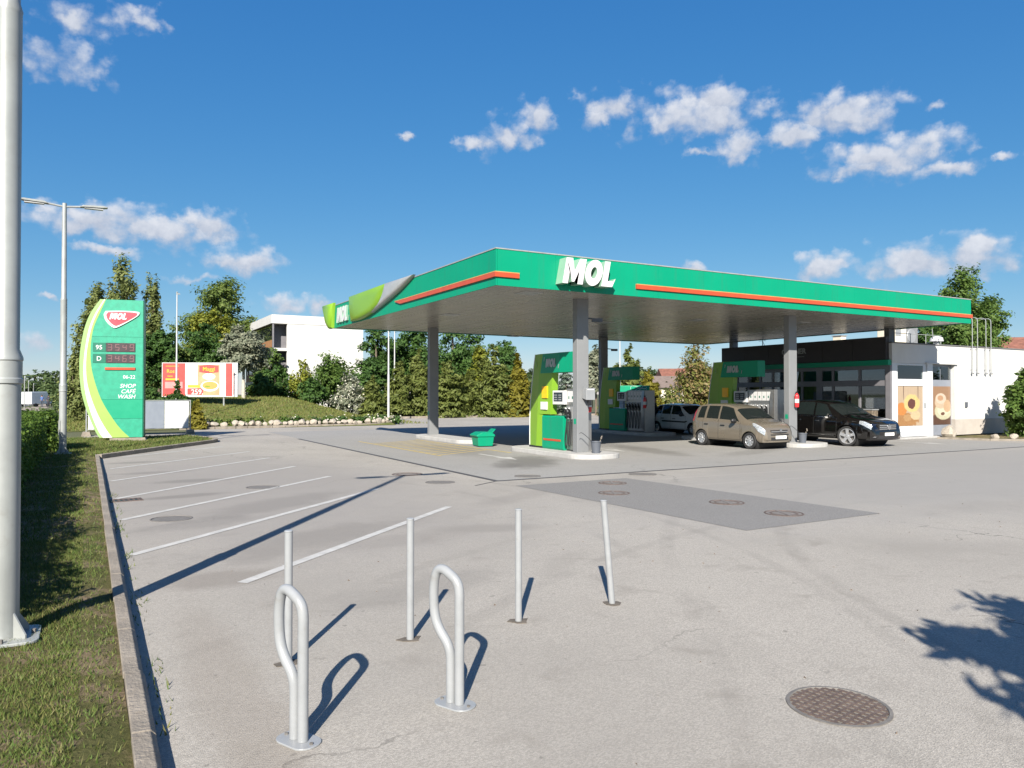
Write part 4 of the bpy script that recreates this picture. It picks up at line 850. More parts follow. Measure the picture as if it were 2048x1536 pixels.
# ================================================================== BANNER FENCE
fe = thing('banner_fence', 'low metal fence panels hung with grey and white banners behind the price sign', 'fence', (-7.9, 24.35, 0), R(-2))
for x in (.05, 2.15, 4.35):
    g = MB(); g.tube([(x,0,.1),(x,0,1.62)], .03, 8); g.build('fence_post', M['lamp'], fe)
    g = MB(); g.prism([(-.2,0),(.2,0),(.14,.2),(-.14,.2)], lambda p, q, h: (x + p, h, q), -.35, .35); g.build('concrete_foot', M['concrete'], fe)
for z in (.28, .93, 1.6):
    g = MB(); g.tube([(.05,-.005,z),(4.35,-.005,z)], .02, 6); g.build('fence_rail', M['lamp'], fe)
def tarp(x0, x1, m):
    nx, nz = 14, 8; V = [(lerp(x0,x1,i/nx), -.045 - .02*math.sin(i*1.9+j*.9)*math.sin(math.pi*i/nx), lerp(.30,1.57,j/nz)) for j in range(nz+1) for i in range(nx+1)]
    V += [(x, y + .006, z) for x, y, z in V]; b = (nx+1)*(nz+1); F = []
    for j in range(nz):
        for i in range(nx): q = (j*(nx+1)+i, j*(nx+1)+i+1, (j+1)*(nx+1)+i+1, (j+1)*(nx+1)+i); F += [q, tuple(k+b for k in q[::-1])]
    g = MB(); g.add(V, F); g.build('banner', m, fe, None, 60)
tarp(.12, .9, M['tarp']); tarp(1.0, 3.22, M['tarp_grey']); tarp(3.24, 4.28, M['tarp'])
# ================================================================== BILLBOARD
bb = thing('billboard', 'red and white supermarket billboard on posts among the shrubs', 'billboard', at(400, 50), R(-27)); BW, BH, BZ = 4.87, 2.2, 1.75
def bp(zx, zy): return ((zx - 245) / (1560 - 245) * BW - BW / 2, BZ + (1 - (zy - 243) / (832 - 243)) * BH)
g = MB(); g.box(-BW/2-.04, BW/2+.04, -.05, .08, BZ-.04, BZ+BH+.04); bo = g.build('board', M['wframe'], bb)
def bt_(nm, x0, y0, x1, y1, m, d=.006, par=bo):
    p, q = bp(x0, y1), bp(x1, y0); g = MB(); g.prism([(p[0],p[1]),(q[0],p[1]),(q[0],q[1]),(p[0],q[1])], lambda u, v, h: (u, -.05 - h, v), .001, d); return g.build(nm, m, par)
M['adred'] = mat('advert_red', (.42, .045, .04), .5, 0, .08); M['adyel'] = mat('advert_yellow', (.60, .36, .02), .5); M['adpink'] = mat('advert_pink', (.52,.20,.19), .5); M['adwhite'] = mat('advert_white', (.55,.55,.545), .5); M['adtan'] = mat('advert_tan', (.40,.26,.14), .5, 0, .2, 3)
r1 = bt_('red_field', 245, 243, 645, 832, M['adred']); bt_('white_field', 647, 243, 1362, 832, M['adwhite']); bt_('red_field', 1364, 243, 1480, 832, M['adred']); e3 = bt_('white_field', 1482, 243, 1558, 832, M['adwhite']); bt_('red_bar', 1500, 300, 1516, 800, M['adred'], .010, e3)
bt_('yellow_bar', 300, 290, 530, 300, M['adyel'], .010, r1); bt_('yellow_bar', 300, 515, 530, 545, M['adyel'], .010, r1); bt_('pink_panel', 290, 575, 600, 690, M['adpink'], .010, r1)
p = bp(318, 415); lettering('Ros', .34, M['adyel'], r1, (p[0], -.062, p[1]), bold=.004); p = bp(330, 485); lettering('mann', .16, M['adyel'], r1, (p[0], -.062, p[1]), bold=.004)
pk = bt_('packet', 865, 270, 1255, 815, M['adtan'], .010)
p0, p1 = bp(895, 400), bp(1235, 290); g = MB(); cx, cz = (p0[0]+p1[0])/2, (p0[1]+p1[1])/2; hw, hh = (p1[0]-p0[0])/2, (p1[1]-p0[1])/2
g.prism([(cx-hw,cz-hh),(cx,cz-hh*1.5),(cx+hw,cz-hh),(cx+hw,cz+hh),(cx,cz+hh*1.45),(cx-hw,cz+hh)], lambda u, v, h: (u, -.061 - h, v), 0, .004); g.build('red_badge', M['adred'], pk)
lettering('Maggi', .36, M['adyel'], pk, (cx, -.068, cz - .12), bold=.005, align='CENTER')
g = MB(); p = bp(1065, 480); g.prism([(p[0]+.42*math.cos(a*.4), p[1]+.22*math.sin(a*.4)) for a in range(16)], lambda u, v, h: (u, -.061 - h, v), 0, .004); g.build('white_cloud', M['adwhite'], pk)
PF = poster('noodle_print', (.85,.50,.14), [(.2,2.2,.2,.1,(.7,.2,.05),.9),(.5,2.4,.2,.08,(.3,.4,.05),.9)]); g = MB(); p = bp(1080, 650); g.prism([(p[0]+.60*math.cos(a*.314), p[1]+.36*math.sin(a*.314)) for a in range(20)], lambda u, v, h: (u, -.061 - h, v), 0, .006); nb_ = g.build('noodle_bowl', M['adwhite'], pk); g = MB(); g.prism([(p[0]+.02+.50*math.cos(a*.314), p[1]+.04+.26*math.sin(a*.314)) for a in range(20)], lambda u, v, h: (u, -.0675 - h, v), 0, .006); g.build('noodles', PF, nb_)
bt_('yellow_tag', 690, 630, 905, 680, M['adyel'], .012); pt = bt_('price_tag', 685, 690, 965, 805, M['adred'], .013); p = bp(860, 795); lettering('259,', .46, M['adwhite'], pt, (p[0], -.066, p[1]), bold=.005, align='CENTER')
for x in (-1.7, 1.55):
    g = MB(); g.tube([(x,.06,0),(x,.06,BZ+.1)], .055, 10); g.build('post', M['lamp'], bb)
# ================================================================== LAMP POSTS, FLAG POLES
def lamp_post(x, y, label):
    t = thing('lamp_post', label, 'lamp post', (x, y, .11), 0, 'double-armed lamp posts along the verge')
    g = MB(); g.lathe([(.100,.02),(.100,1.86),(.112,1.87),(.112,1.90),(.106,1.91),(.106,2.03),(.112,2.04),(.110,2.06),(.088,2.12),(.088,4.6),(.092,4.62),(.075,4.68),(.060,7.52),(0,7.53)], 28); p = g.build('pole', M['lamp'], t, None, 30)
    g = MB(); g.prism(arc_poly(-.23,.23,-.23,.23,.07), lambda a, b, h: (a, b, h), 0, .022); pb = g.build('base_plate', M['lamp'], t, None, False, .004)
    for k in range(4):
        a = R(45 + 90 * k); d = Vector((math.cos(a), math.sin(a), 0)); n = Vector((-d.y, d.x, 0)) * .006
        g = MB(); P = [(.098,.022),(.21,.022),(.21,.05),(.098,.20)]; g.add([d*r+Vector((0,0,z))+n for r, z in P]+[d*r+Vector((0,0,z))-n for r, z in P], [(0,1,2,3),(7,6,5,4),(0,4,5,1),(1,5,6,2),(2,6,7,3),(3,7,4,0)]); g.build('gusset', M['lamp'], pb)
        b = Vector((math.cos(R(90*k)), math.sin(R(90*k)), 0)) * .19; g = MB(); g.lathe([(.016,.022),(.016,.05),(0,.05)], 6, c=b); g.build('bolt', M['iron_dark'], pb)
    g = MB(); g.box(-.05,.05,-.106,-.095,.55,1.0); g.build('hatch', M['lamp'], p, (0,0,0), False, .004).rotation_euler = (0,0,R(-60))
    for s in (-1, 1):
        g = MB(); g.tube([(s*.03,0,7.42),(s*.45,0,7.47)], .03, 8); g.build('arm', M['lamp'], t)
        g = MB(); g.prism([(0,-.03),(.1,.03),(.62,.045),(.74,.02),(.74,0),(.6,-.02)], lambda a, b, h: (s * (.40 + a), h, 7.48 + b + a * .03), -.11, .11); lh = g.build('lamp_head', M['lamp'], t, None, False, .01)
        g = MB(); g.box(.52, 1.02, -.08, .08, 7.425, 7.455) if s > 0 else g.box(-1.02, -.52, -.08, .08, 7.425, 7.455); g.build('lens', M['wavewhite'], lh)
lamp_post(-8.335, -7.82, 'thick grey lamp post at the left edge of the picture, nearest the camera'); lamp_post(-8.45, 11.75, 'slim double-armed lamp post rising beside the hedge left of the price sign')
def flagpole(pos, h, label, r=.05):
    t = thing('flagpole', label, 'flagpole', pos, 0, 'white flagpoles of the filling station')
    g = MB(); g.lathe([(r*1.5,0),(r*1.5,.25),(r*1.1,.3),(r*1.05,h*.5),(r*.85,h*.52),(r*.6,h),(0,h)], 12); g.build('pole', M['flag'], t, None, 30)
    g = MB(); g.box(-.05,.16,-.03,.03,h-.08,h-.02); g.ball((0,0,h+.03),.05); g.build('finial', M['lamp'], t)
flagpole(at(353, 43), 7.7, 'white flagpole standing in front of the red and white billboard'); p_ = at(777, 51.8); flagpole((p_.x, p_.y, 0), 6.4, 'white flagpole at the end of the boulder row', .07)
p_ = at(789, 60); flagpole((p_.x, p_.y, 0), 7.4, 'white flagpole rising out of the cypress shrubs', .06); flagpole(at(1240, 58), 8.6, 'thin white flagpole seen behind the shaded pump', .05)
# ================================================================== BICYCLE RACKS, BOLLARD POSTS
def rack(x, y, label):
    t = thing('bicycle_rack', label, 'bicycle rack', (x, y, .004), math.atan2(.9, -.42), 'looped bicycle racks')
    P = [(0,0,.012),(0,0,.30),(0,0,.60),(0,0,.675),(.010,0,.728),(.038,0,.764),(.085,0,.792),(.130,0,.810),(.170,0,.800),(.197,0,.752),(.208,0,.67),(.205,0,.57),(.188,0,.49),(.155,0,.43),(.115,0,.385),(.085,0,.34),(.070,0,.28),(.068,0,.18),(.068,0,.012)]
    g = MB(); g.tube(spline(P, 4), .0295, 16); g.build('loop_tube', M['post'], t, None, True)
    g = MB(); g.prism([(.034 + a, b) for a, b in arc_poly(-.135,.135,-.085,.085,.075,6)], lambda a, b, h: (a, b, h), 0, .011); pb = g.build('base_plate', M['post'], t, None, False, .003)
    for dx in (-.105, .105):
        g = MB(); g.lathe([(.011,.011),(.011,.02),(0,.02)], 6, c=(.034+dx,0,0)); g.build('bolt', M['iron_dark'], pb)
rack(-6.78, -10.3, 'looped white bicycle rack on the left, nearest the kerb'); rack(-5.83, -10.28, 'looped white bicycle rack on the right, farther from the kerb')
for i, (x, y, ln) in enumerate(((-6.57,-9.04,0),(-5.63,-8.98,0),(-4.67,-8.99,0),(-3.67,-8.95,-.075))):
    t = thing('bollard_post', ['slim white post behind the left bicycle rack, nearest the kerb', 'slim white post between the two bicycle racks', 'slim white post standing upright to the right of the right bicycle rack', 'leaning slim white post, farthest from the kerb'][i], 'post', (x, y, .004), 0, 'slim white posts in a row')
    dx, dy = ln * math.cos(R(29.5)), -ln * math.sin(R(29.5))
    g = MB(); g.tube([(0,0,0),(dx*.5,dy*.5,.46),(dx,dy,.925)], .0285, 16); o = g.build('pipe', M['post'], t, None, True)
    g = MB(); g.lathe([(.029,0),(.031,.008),(.026,.014),(0,.014)], 16, c=(dx,dy,.922)); g.build('cap', M['post'], t, None, True)
    g = MB(); q = [(.085*math.cos(k*.785+.4)*(1+.35*math.sin(k*2.3+i)), .07*math.sin(k*.785+.4)*(1+.3*math.cos(k*1.7+i))) for k in range(8)]; g.prism(q, lambda a, b, h: (a, b, h), 0, .006); g.build('footing', M['soil'], t)
# ================================================================== CARS
def hinterp(x, P):
    if x <= P[0][0]: return P[0][1]
    if x >= P[-1][0]: return P[-1][1]
    n = len(P); d = [(P[i+1][1]-P[i][1])/(P[i+1][0]-P[i][0]) for i in range(n-1)]
    m = [d[0]] + [0 if d[i-1]*d[i] <= 0 else 2*d[i-1]*d[i]/(d[i-1]+d[i]) for i in range(1, n-1)] + [d[-1]]
    for i in range(n-1):
        if x <= P[i+1][0]:
            h = P[i+1][0]-P[i][0]; t = (x-P[i][0])/h
            return P[i][1]*(1+2*t)*(1-t)**2 + h*m[i]*t*(1-t)**2 + P[i+1][1]*t*t*(3-2*t) + h*m[i+1]*t*t*(t-1)
def car(name, label, loc, rz, P, paint, steer=0):
    t = thing(name, label, 'car', loc, rz); Lh = P['L'] / 2; W = P['W'] / 2; wr = P['R']; xf, xr = P['xf'], P['xr']
    sill = P['sill']
    def hw(x):
        u = abs(x) / Lh; return W * (1 - .05 * u ** 3 - (.20 * max(0, (u - .80) / .20) ** 2.2 if x > 0 else .12 * max(0, (u - .84) / .16) ** 2.2))
    def T(x): return hinterp(x, P['top'])
    def zl(x):
        z = sill + (.06 * max(0, (abs(x) / Lh - .9) / .1))
        for c in (xf, xr):
            d = abs(x - c); a = wr * 1.17
            if d < a: z = max(z, wr + math.sqrt(max(0, a * a - d * d)) * .98)
        return z
    def sec(x):
        w, tp = hw(x), T(x); b = min(interp(x, P['belt']), tp - .035); lo = min(zl(x), b - .06); gh = max(0.0, tp - b - .035); g1 = min(1, gh / .35)
        tum = P.get('tum', .34); r = w - .035 - tum * gh
        arch = 1 if zl(x) > sill + .08 else 0
        pts = [(w - (.035 if not arch else -.012), lo), (w + (.012 if arch else -.004), lo + (b - lo) * .10), (w + (.006 if arch else 0), lo + (b - lo) * .35), (w - .004, lo + (b - lo) * .62), (w - .012, lo + (b - lo) * .88), (w - .035, b),
               (lerp(w - .055, (w + r) / 2 - .005, g1), lerp(b + .012, b + gh * .5, g1)), (lerp(w - .10, r, g1), lerp(tp - .018, b + gh * .93, g1)), (lerp(w - .20, r - .05, g1), tp - lerp(.008, .016, g1)), (r * .72 if g1 > .5 else w * .6, tp + .004), (0, tp + .014)]
        return pts
    def S(x, s):                                        # s: 0 sill .. 10 centre line
        p = sec(x); i = min(9, max(0, int(s))); f = s - i; a, b = p[i], p[i + 1]; return Vector((x, lerp(a[0], b[0], f), lerp(a[1], b[1], f)))
    def Nn(x, s):
        a = S(x + .02, s) - S(x - .02, s); b = S(x, min(10, s + .05)) - S(x, max(0, s - .05)); n = b.cross(a)
        if n.length < 1e-9: return Vector((0, 0, 1))
        n.normalize(); return n if n.y >= -1e-3 or n.z > .5 else -n
    xs = sorted(set([round(-Lh + P['L'] * i / 44, 4) for i in range(45)] + [round(c + wr * 1.17 * math.sin(R(a)), 4) for c in (xf, xr) for a in range(-90, 91, 15)] + [round(q[0], 4) for q in P['top']]))
    V = []; F = []; n = 11
    for x in xs:
        s = sec(x); V += [(x, y, z) for y, z in s] + [(x, -y, z) for y, z in s[:-1]]
    m = 2 * n - 1
    for i in range(len(xs) - 1):
        for k in range(n - 1): F.append((i*m+k, i*m+k+1, (i+1)*m+k+1, (i+1)*m+k))
        for k in range(n - 2): F.append((i*m+n+k, (i+1)*m+n+k, (i+1)*m+n+k+1, i*m+n+k+1))
        F.append((i*m+n+n-2, (i+1)*m+n+n-2, (i+1)*m+n-1, i*m+n-1))
    for i in (0, len(xs) - 1): F.append(tuple([i*m+k for k in range(n)] + [i*m+n+k for k in range(n-2, -1, -1)]))
    g = MB(); g.add(V, F); body = g.build('body', paint, t, None, 32)
    g = MB(); g.box(-Lh+.12, Lh-.12, -W+.16, W-.16, sill-.05, sill+.28); g.build('underbody', M['rubber'], t)
    def patch(nm, c, mtl, off=.006, both=True, nx=8, ns=5, par=t, th=None):
        """c: four (x, s) corners, bilinear on the body surface"""
        for sd in ((1, -1) if both else (1,)):
            V = []; F = []
            for j in range(ns + 1):
                for i in range(nx + 1):
                    u, v = i / nx, j / ns; x = lerp(lerp(c[0][0], c[1][0], u), lerp(c[3][0], c[2][0], u), v); s = lerp(lerp(c[0][1], c[1][1], u), lerp(c[3][1], c[2][1], u), v)
                    p = S(x, s) + Nn(x, s) * off; V.append((p.x, sd * p.y, p.z))
            for j in range(ns):
                for i in range(nx): F.append((j*(nx+1)+i, j*(nx+1)+i+1, (j+1)*(nx+1)+i+1, (j+1)*(nx+1)+i))
            g = MB(); g.add(V, F); g.build(nm, mtl, par, None, True)
    def top(nm, x0, x1, s0, mtl, off=.008, par=t):      # across the centre line (windscreen, rear window)
        V = []; F = []; nx, ns = 8, 12
        for i in range(nx + 1):
            x = lerp(x0, x1, i / nx)
            for j in range(ns + 1):
                q = -1 + 2 * j / ns; s = 10 - abs(q) * (10 - s0); p = S(x, s) + Nn(x, s) * off; V.append((p.x, p.y if q >= 0 else -p.y, p.z))
        for i in range(nx):
            for j in range(ns): F.append((i*(ns+1)+j, i*(ns+1)+j+1, (i+1)*(ns+1)+j+1, (i+1)*(ns+1)+j))
        g = MB(); g.add(V, F); return g.build(nm, mtl, par, None, True)
    top('windscreen', P['ws'][0], P['ws'][1], 7.25, M['carglass']); top('rear_window', P['rw'][0], P['rw'][1], 7.35, M['carglass'])
    for q in P['win']: patch('side_window', q, M['carglass'], .005)
    for x in P['seam']: patch('door_seam', [(x-.006,.5),(x+.006,.5),(x+.006,5.2),(x-.006,5.2)], M['rubber'], .002, True, 1, 10)
    patch('sill_seam', [(xr+wr*1.3,.55),(xf-wr*1.3,.55),(xf-wr*1.3,.68),(xr+wr*1.3,.68)], M['rubber'], .002, True, 10, 1)
    for q in P.get('trim', []): patch('side_moulding', q, P.get('trimmat', M['rubber']), .012, True, 10, 1)
    for q in P.get('chrome', []): patch('chrome_strip', q, M['chrome'], .008, True, 12, 1)
    patch('headlight', P['hl'], M['lens'], .012); patch('tail_light', P['tl'], M['redlens'], .010)
    for x, z in P['handles']:
        for sd in (1, -1):
            g = MB(); y = hw(x) + .004; g.obox((x, sd * y, z), (.19, .035, .035)); g.build('door_handle', P.get('handlemat', paint), t, None, False, .008)
    for sd in (1, -1):
        x, z = P['mirror']; y = hw(x) - .03; g = MB(); g.ball((x, sd * (y + .13), z + .03), (.075, .12, .085), 12, 8); g.bar((x, sd * (y - .03), z - .02), (x, sd * (y + .08), z), .05, .03); mr = g.build('wing_mirror', P.get('mirrormat', paint), t, None, True)
    # front end
    fx = Lh - .004; fz0, fz1 = P['grille']
    def fbox(nm, y, z0, z1, d, mtl, par=t, ox=0.0):
        V = []; F = []; k = 9
        for i in range(k):
            yy = lerp(-y, y, i / (k - 1)); xx = fx - .20 * (abs(yy) / W) ** 2.4 + ox
            for z in (z0, z1): V += [(xx - .10, yy, z), (xx + d, yy, z)]
        for i in range(k - 1): a = 4 * i; b = a + 4; F += [(a+1,b+1,b+3,a+3), (a,a+2,b+2,b), (a+2,a+3,b+3,b+2), (a,b,b+1,a+1)]
        F += [(0,1,3,2), (4*k-4,4*k-2,4*k-1,4*k-3)]
        g = MB(); g.add(V, F); return g.build(nm, mtl, par)
    bp_ = fbox('front_bumper', W * .90, P['bump'][0], P['bump'][1], .045, P.get('bumpmat', paint)); 
    gr = fbox('grille', W * P['gw'], fz0, fz1, .030, M['rubber'])
    for i in range(P['bars']):
        z = lerp(fz0, fz1, (i + .7) / (P['bars'] + .4)); fbox('grille_bar', W * P['gw'] * .97, z - .010, z + .010, .040, P.get('barmat', M['silver']), gr)
    fbox('lower_intake', W * .62, P['bump'][0] + .06, P['bump'][0] + .17, .050, M['rubber'], bp_)
    g = MB(); g.lathe([(P['badge'],0),(P['badge'],.012),(0,.016)], 20, axis='x', c=(fx + .045, 0, (fz0+fz1)/2 + P.get('bz', 0))); g.build('badge', M['chrome'], gr, None, True)
    g = MB(); g.obox((fx + .062, 0, P['pz']), (.012, .52, .11)); pt = g.build('number_plate', M['plate'], t)
    me = text_mesh(P['reg'], .085, M['black'], .001, align='CENTER'); o = link('plate_lettering', me, pt, (fx + .069, 0, P['pz'] - .03)); o.rotation_euler = (R(90), 0, R(90))
    if P.get('strip'): fbox('bumper_strip', W * .86, P['bump'][1] - .055, P['bump'][1] - .015, .056, M['rubber'], bp_)
    if P.get('fog'):
        for sd in (1, -1): g = MB(); g.obox((fx - .10, sd * W * .66, P['bump'][0] + .12), (.2, .26, .035), sd * R(-18)); g.build('chrome_light_bar', M['chrome'], bp_)
    for sd in (1, -1):
        g = MB(); g.tube([(P['ws'][0] + .02, sd * .05 + .1, T(P['ws'][0]) + .04), (P['ws'][0] - .10, sd * .5 + .1, T(P['ws'][0]) + .10)], .008, 5); g.build('wiper', M['rubber'], t)
    # wheels
    def wheel(x, sd, turn):
        w_ = thing_part('wheel', t, (x, sd * (W - .105), wr), turn + (0 if sd > 0 else math.pi))
        g = MB(); r0 = wr * P['rim']; g.lathe([(r0, -.09), (wr*.93, -.10), (wr*.985, -.085), (wr, -.05), (wr, .05), (wr*.985, .085), (wr*.93, .10), (r0, .09)], 32, axis='y'); g.build('tyre', M['rubber'], w_, None, 40)
        g = MB(); g.lathe([(r0*1.005, -.08), (r0*1.005, .088), (r0*.93, .092), (r0*.90, .055), (r0*.88, -.06)], 32, axis='y'); g.lathe([(0,.0),(r0*.9,-.02)], 24, axis='y', mi=1); rm = g.build('rim', [M['silver'], M['iron_dark']], w_, None, 40)
        for k in range(P['spokes']):
            a = 2 * math.pi * k / P['spokes'] + .3; ca, sa = math.cos(a), math.sin(a); sw0, sw1 = P['sw']; V = []
            for r, q, d in ((r0*.12, sw0, .072), (r0*.93, sw1, .082)):
                for e, y in ((-q, d - .03), (q, d - .03), (q, d), (-q, d)): V.append((r*ca - e*sa, y, r*sa + e*ca))
            g = MB(); g.add(V, [(0,1,2,3)[::-1],(4,5,6,7),(0,1,5,4),(1,2,6,5),(2,3,7,6),(3,0,4,7)]); g.build('spoke', M['silver'], rm, None, False, .004)
        g = MB(); g.lathe([(r0*.20,.05),(r0*.20,.088),(r0*.12,.095),(0,.096)], 16, axis='y'); g.build('hub', M['silver'], rm, None, True)
    for x, tr in ((xf, steer), (xr, 0)):
        for sd in (1, -1): wheel(x, sd, tr)
    # wheel wells
    for x in (xf, xr):
        g = MB(); g.lathe([(wr*1.15, -W+.05), (wr*1.15, W-.05)], 24, axis='y', c=(x, 0, wr)); 
        g.build('wheel_well', M['rubber'], t, None, True)
    return t
def thing_part(name, parent, loc, rz):
    o = bpy.data.objects.new(name, None); COL.objects.link(o); o.parent = parent; o.location = loc; o.rotation_euler = (0, 0, rz); return o
def wq(a, b, c, d, s0=5.25, s1=7.0): return [(a, s0), (b, s0), (c, s1), (d, s1)]
panda = dict(L=3.54, W=1.58, R=.285, xf=1.13, xr=-1.17, sill=.26, rim=.66, spokes=8, sw=(.022,.036),
    top=[(-1.77,.78),(-1.74,1.02),(-1.66,1.18),(-1.50,1.44),(-1.30,1.505),(-.80,1.535),(-.20,1.53),(.20,1.47),(.42,1.385),(.96,1.02),(1.10,.975),(1.35,.905),(1.56,.82),(1.67,.73),(1.73,.64),(1.77,.56)],
    belt=[(-1.77,.95),(-1.2,.955),(.6,.90),(1.77,.86)], tum=.30, ws=(.96,.45), rw=(-1.67,-1.52), win=[wq(-.95,-.36,-.36,-.92), wq(-.28,.66,.28,-.28), wq(-1.42,-1.06,-1.03,-1.33)], seam=(-.32,.72,-1.10),
    hl=[(1.30,3.6),(1.71,2.7),(1.71,5.4),(1.24,5.9)], tl=[(-1.72,4.3),(-1.60,4.3),(-1.52,6.8),(-1.62,6.8)], handles=((-.92,.80),(-.10,.78)), handlemat=M['dark'], mirror=(.52,.93), mirrormat=M['dark'], grille=(.56,.66), gw=.52, bars=1, barmat=M['grey'], bump=(.25,.54), badge=.055, bz=.03, pz=.42, reg='KXL-184', strip=True, trim=[])
car('parked_car', 'small beige-brown hatchback parked at pump 3 in front of the column', (12.74, 5.12, .008), R(-90), panda, M['paint_brown'])
merc = dict(L=4.93, W=1.92, R=.365, xf=1.47, xr=-1.52, sill=.30, rim=.76, spokes=5, sw=(.05,.055),
    top=[(-2.465,.72),(-2.42,1.0),(-2.30,1.15),(-2.0,1.46),(-1.7,1.56),(-1.0,1.645),(-.2,1.665),(.35,1.60),(.60,1.52),(1.28,1.12),(1.45,1.075),(1.9,1.0),(2.22,.90),(2.36,.80),(2.43,.68),(2.465,.58)],
    belt=[(-2.465,1.05),(-1.5,1.06),(1.1,.98),(2.465,.88)], tum=.36, ws=(1.25,.62), rw=(-2.28,-1.95), win=[wq(-.72,.02,-.02,-.70,5.3,7.0), wq(.10,.98,.50,.06,5.3,7.0), wq(-1.95,-.84,-.82,-1.6,5.3,6.9)], seam=(.06,1.05,-.78),
    chrome=[[(-2.0,5.08),(1.02,5.08),(1.02,5.2),(-2.0,5.2)], [(-.95,1.0),(.95,1.0),(.95,1.12),(-.95,1.12)]],
    hl=[(1.98,3.9),(2.36,3.2),(2.38,5.4),(1.98,6.0)], tl=[(-2.38,4.2),(-2.25,4.2),(-2.15,6.4),(-2.3,6.4)], handles=((-.62,.92),(.22,.90)), handlemat=M['chrome'], mirror=(.88,1.04), grille=(.60,.82), gw=.50, bars=3, bump=(.25,.55), badge=.10, pz=.46, reg='MEG-628', fog=True)
car('parked_car', 'large black car with five-spoke alloy wheels parked beside the shop', (17.08, 4.75, .008), R(-90), merc, M['paint_black'], R(14))
corsa = dict(L=3.73, W=1.61, R=.28, xf=1.17, xr=-1.27, sill=.25, rim=.62, spokes=8, sw=(.03,.05),
    top=[(-1.865,.70),(-1.84,.92),(-1.72,1.02),(-1.40,1.33),(-1.15,1.39),(-.5,1.425),(.1,1.40),(.32,1.33),(.92,.96),(1.05,.93),(1.4,.87),(1.70,.76),(1.80,.66),(1.865,.54)],
    belt=[(-1.865,.90),(-1.3,.90),(.7,.86),(1.865,.80)], tum=.30, ws=(.90,.35), rw=(-1.68,-1.42), win=[wq(-.92,-.34,-.34,-.90), wq(-.26,.66,.22,-.26), wq(-1.46,-1.0,-.98,-1.22)], seam=(-.30,.72,-.98),
    hl=[(1.48,4.0),(1.78,3.5),(1.79,5.8),(1.48,6.0)], tl=[(-1.82,4.0),(-1.7,4.0),(-1.62,6.0),(-1.74,6.0)], handles=((-.85,.74),(-.05,.73)), handlemat=M['dark'], mirror=(.55,.90), mirrormat=M['dark'], grille=(.52,.64), gw=.5, bars=1, bump=(.23,.50), bumpmat=M['dark'], badge=.05, pz=.40, reg='HNV-735', trim=[[(-.9,2.6),(.85,2.6),(.85,3.0),(-.9,3.0)]])
car('parked_car', 'older white hatchback standing in the canopy shade by the far pump', (17.0, 12.5, .008), R(-90), corsa, M['paint_white'])
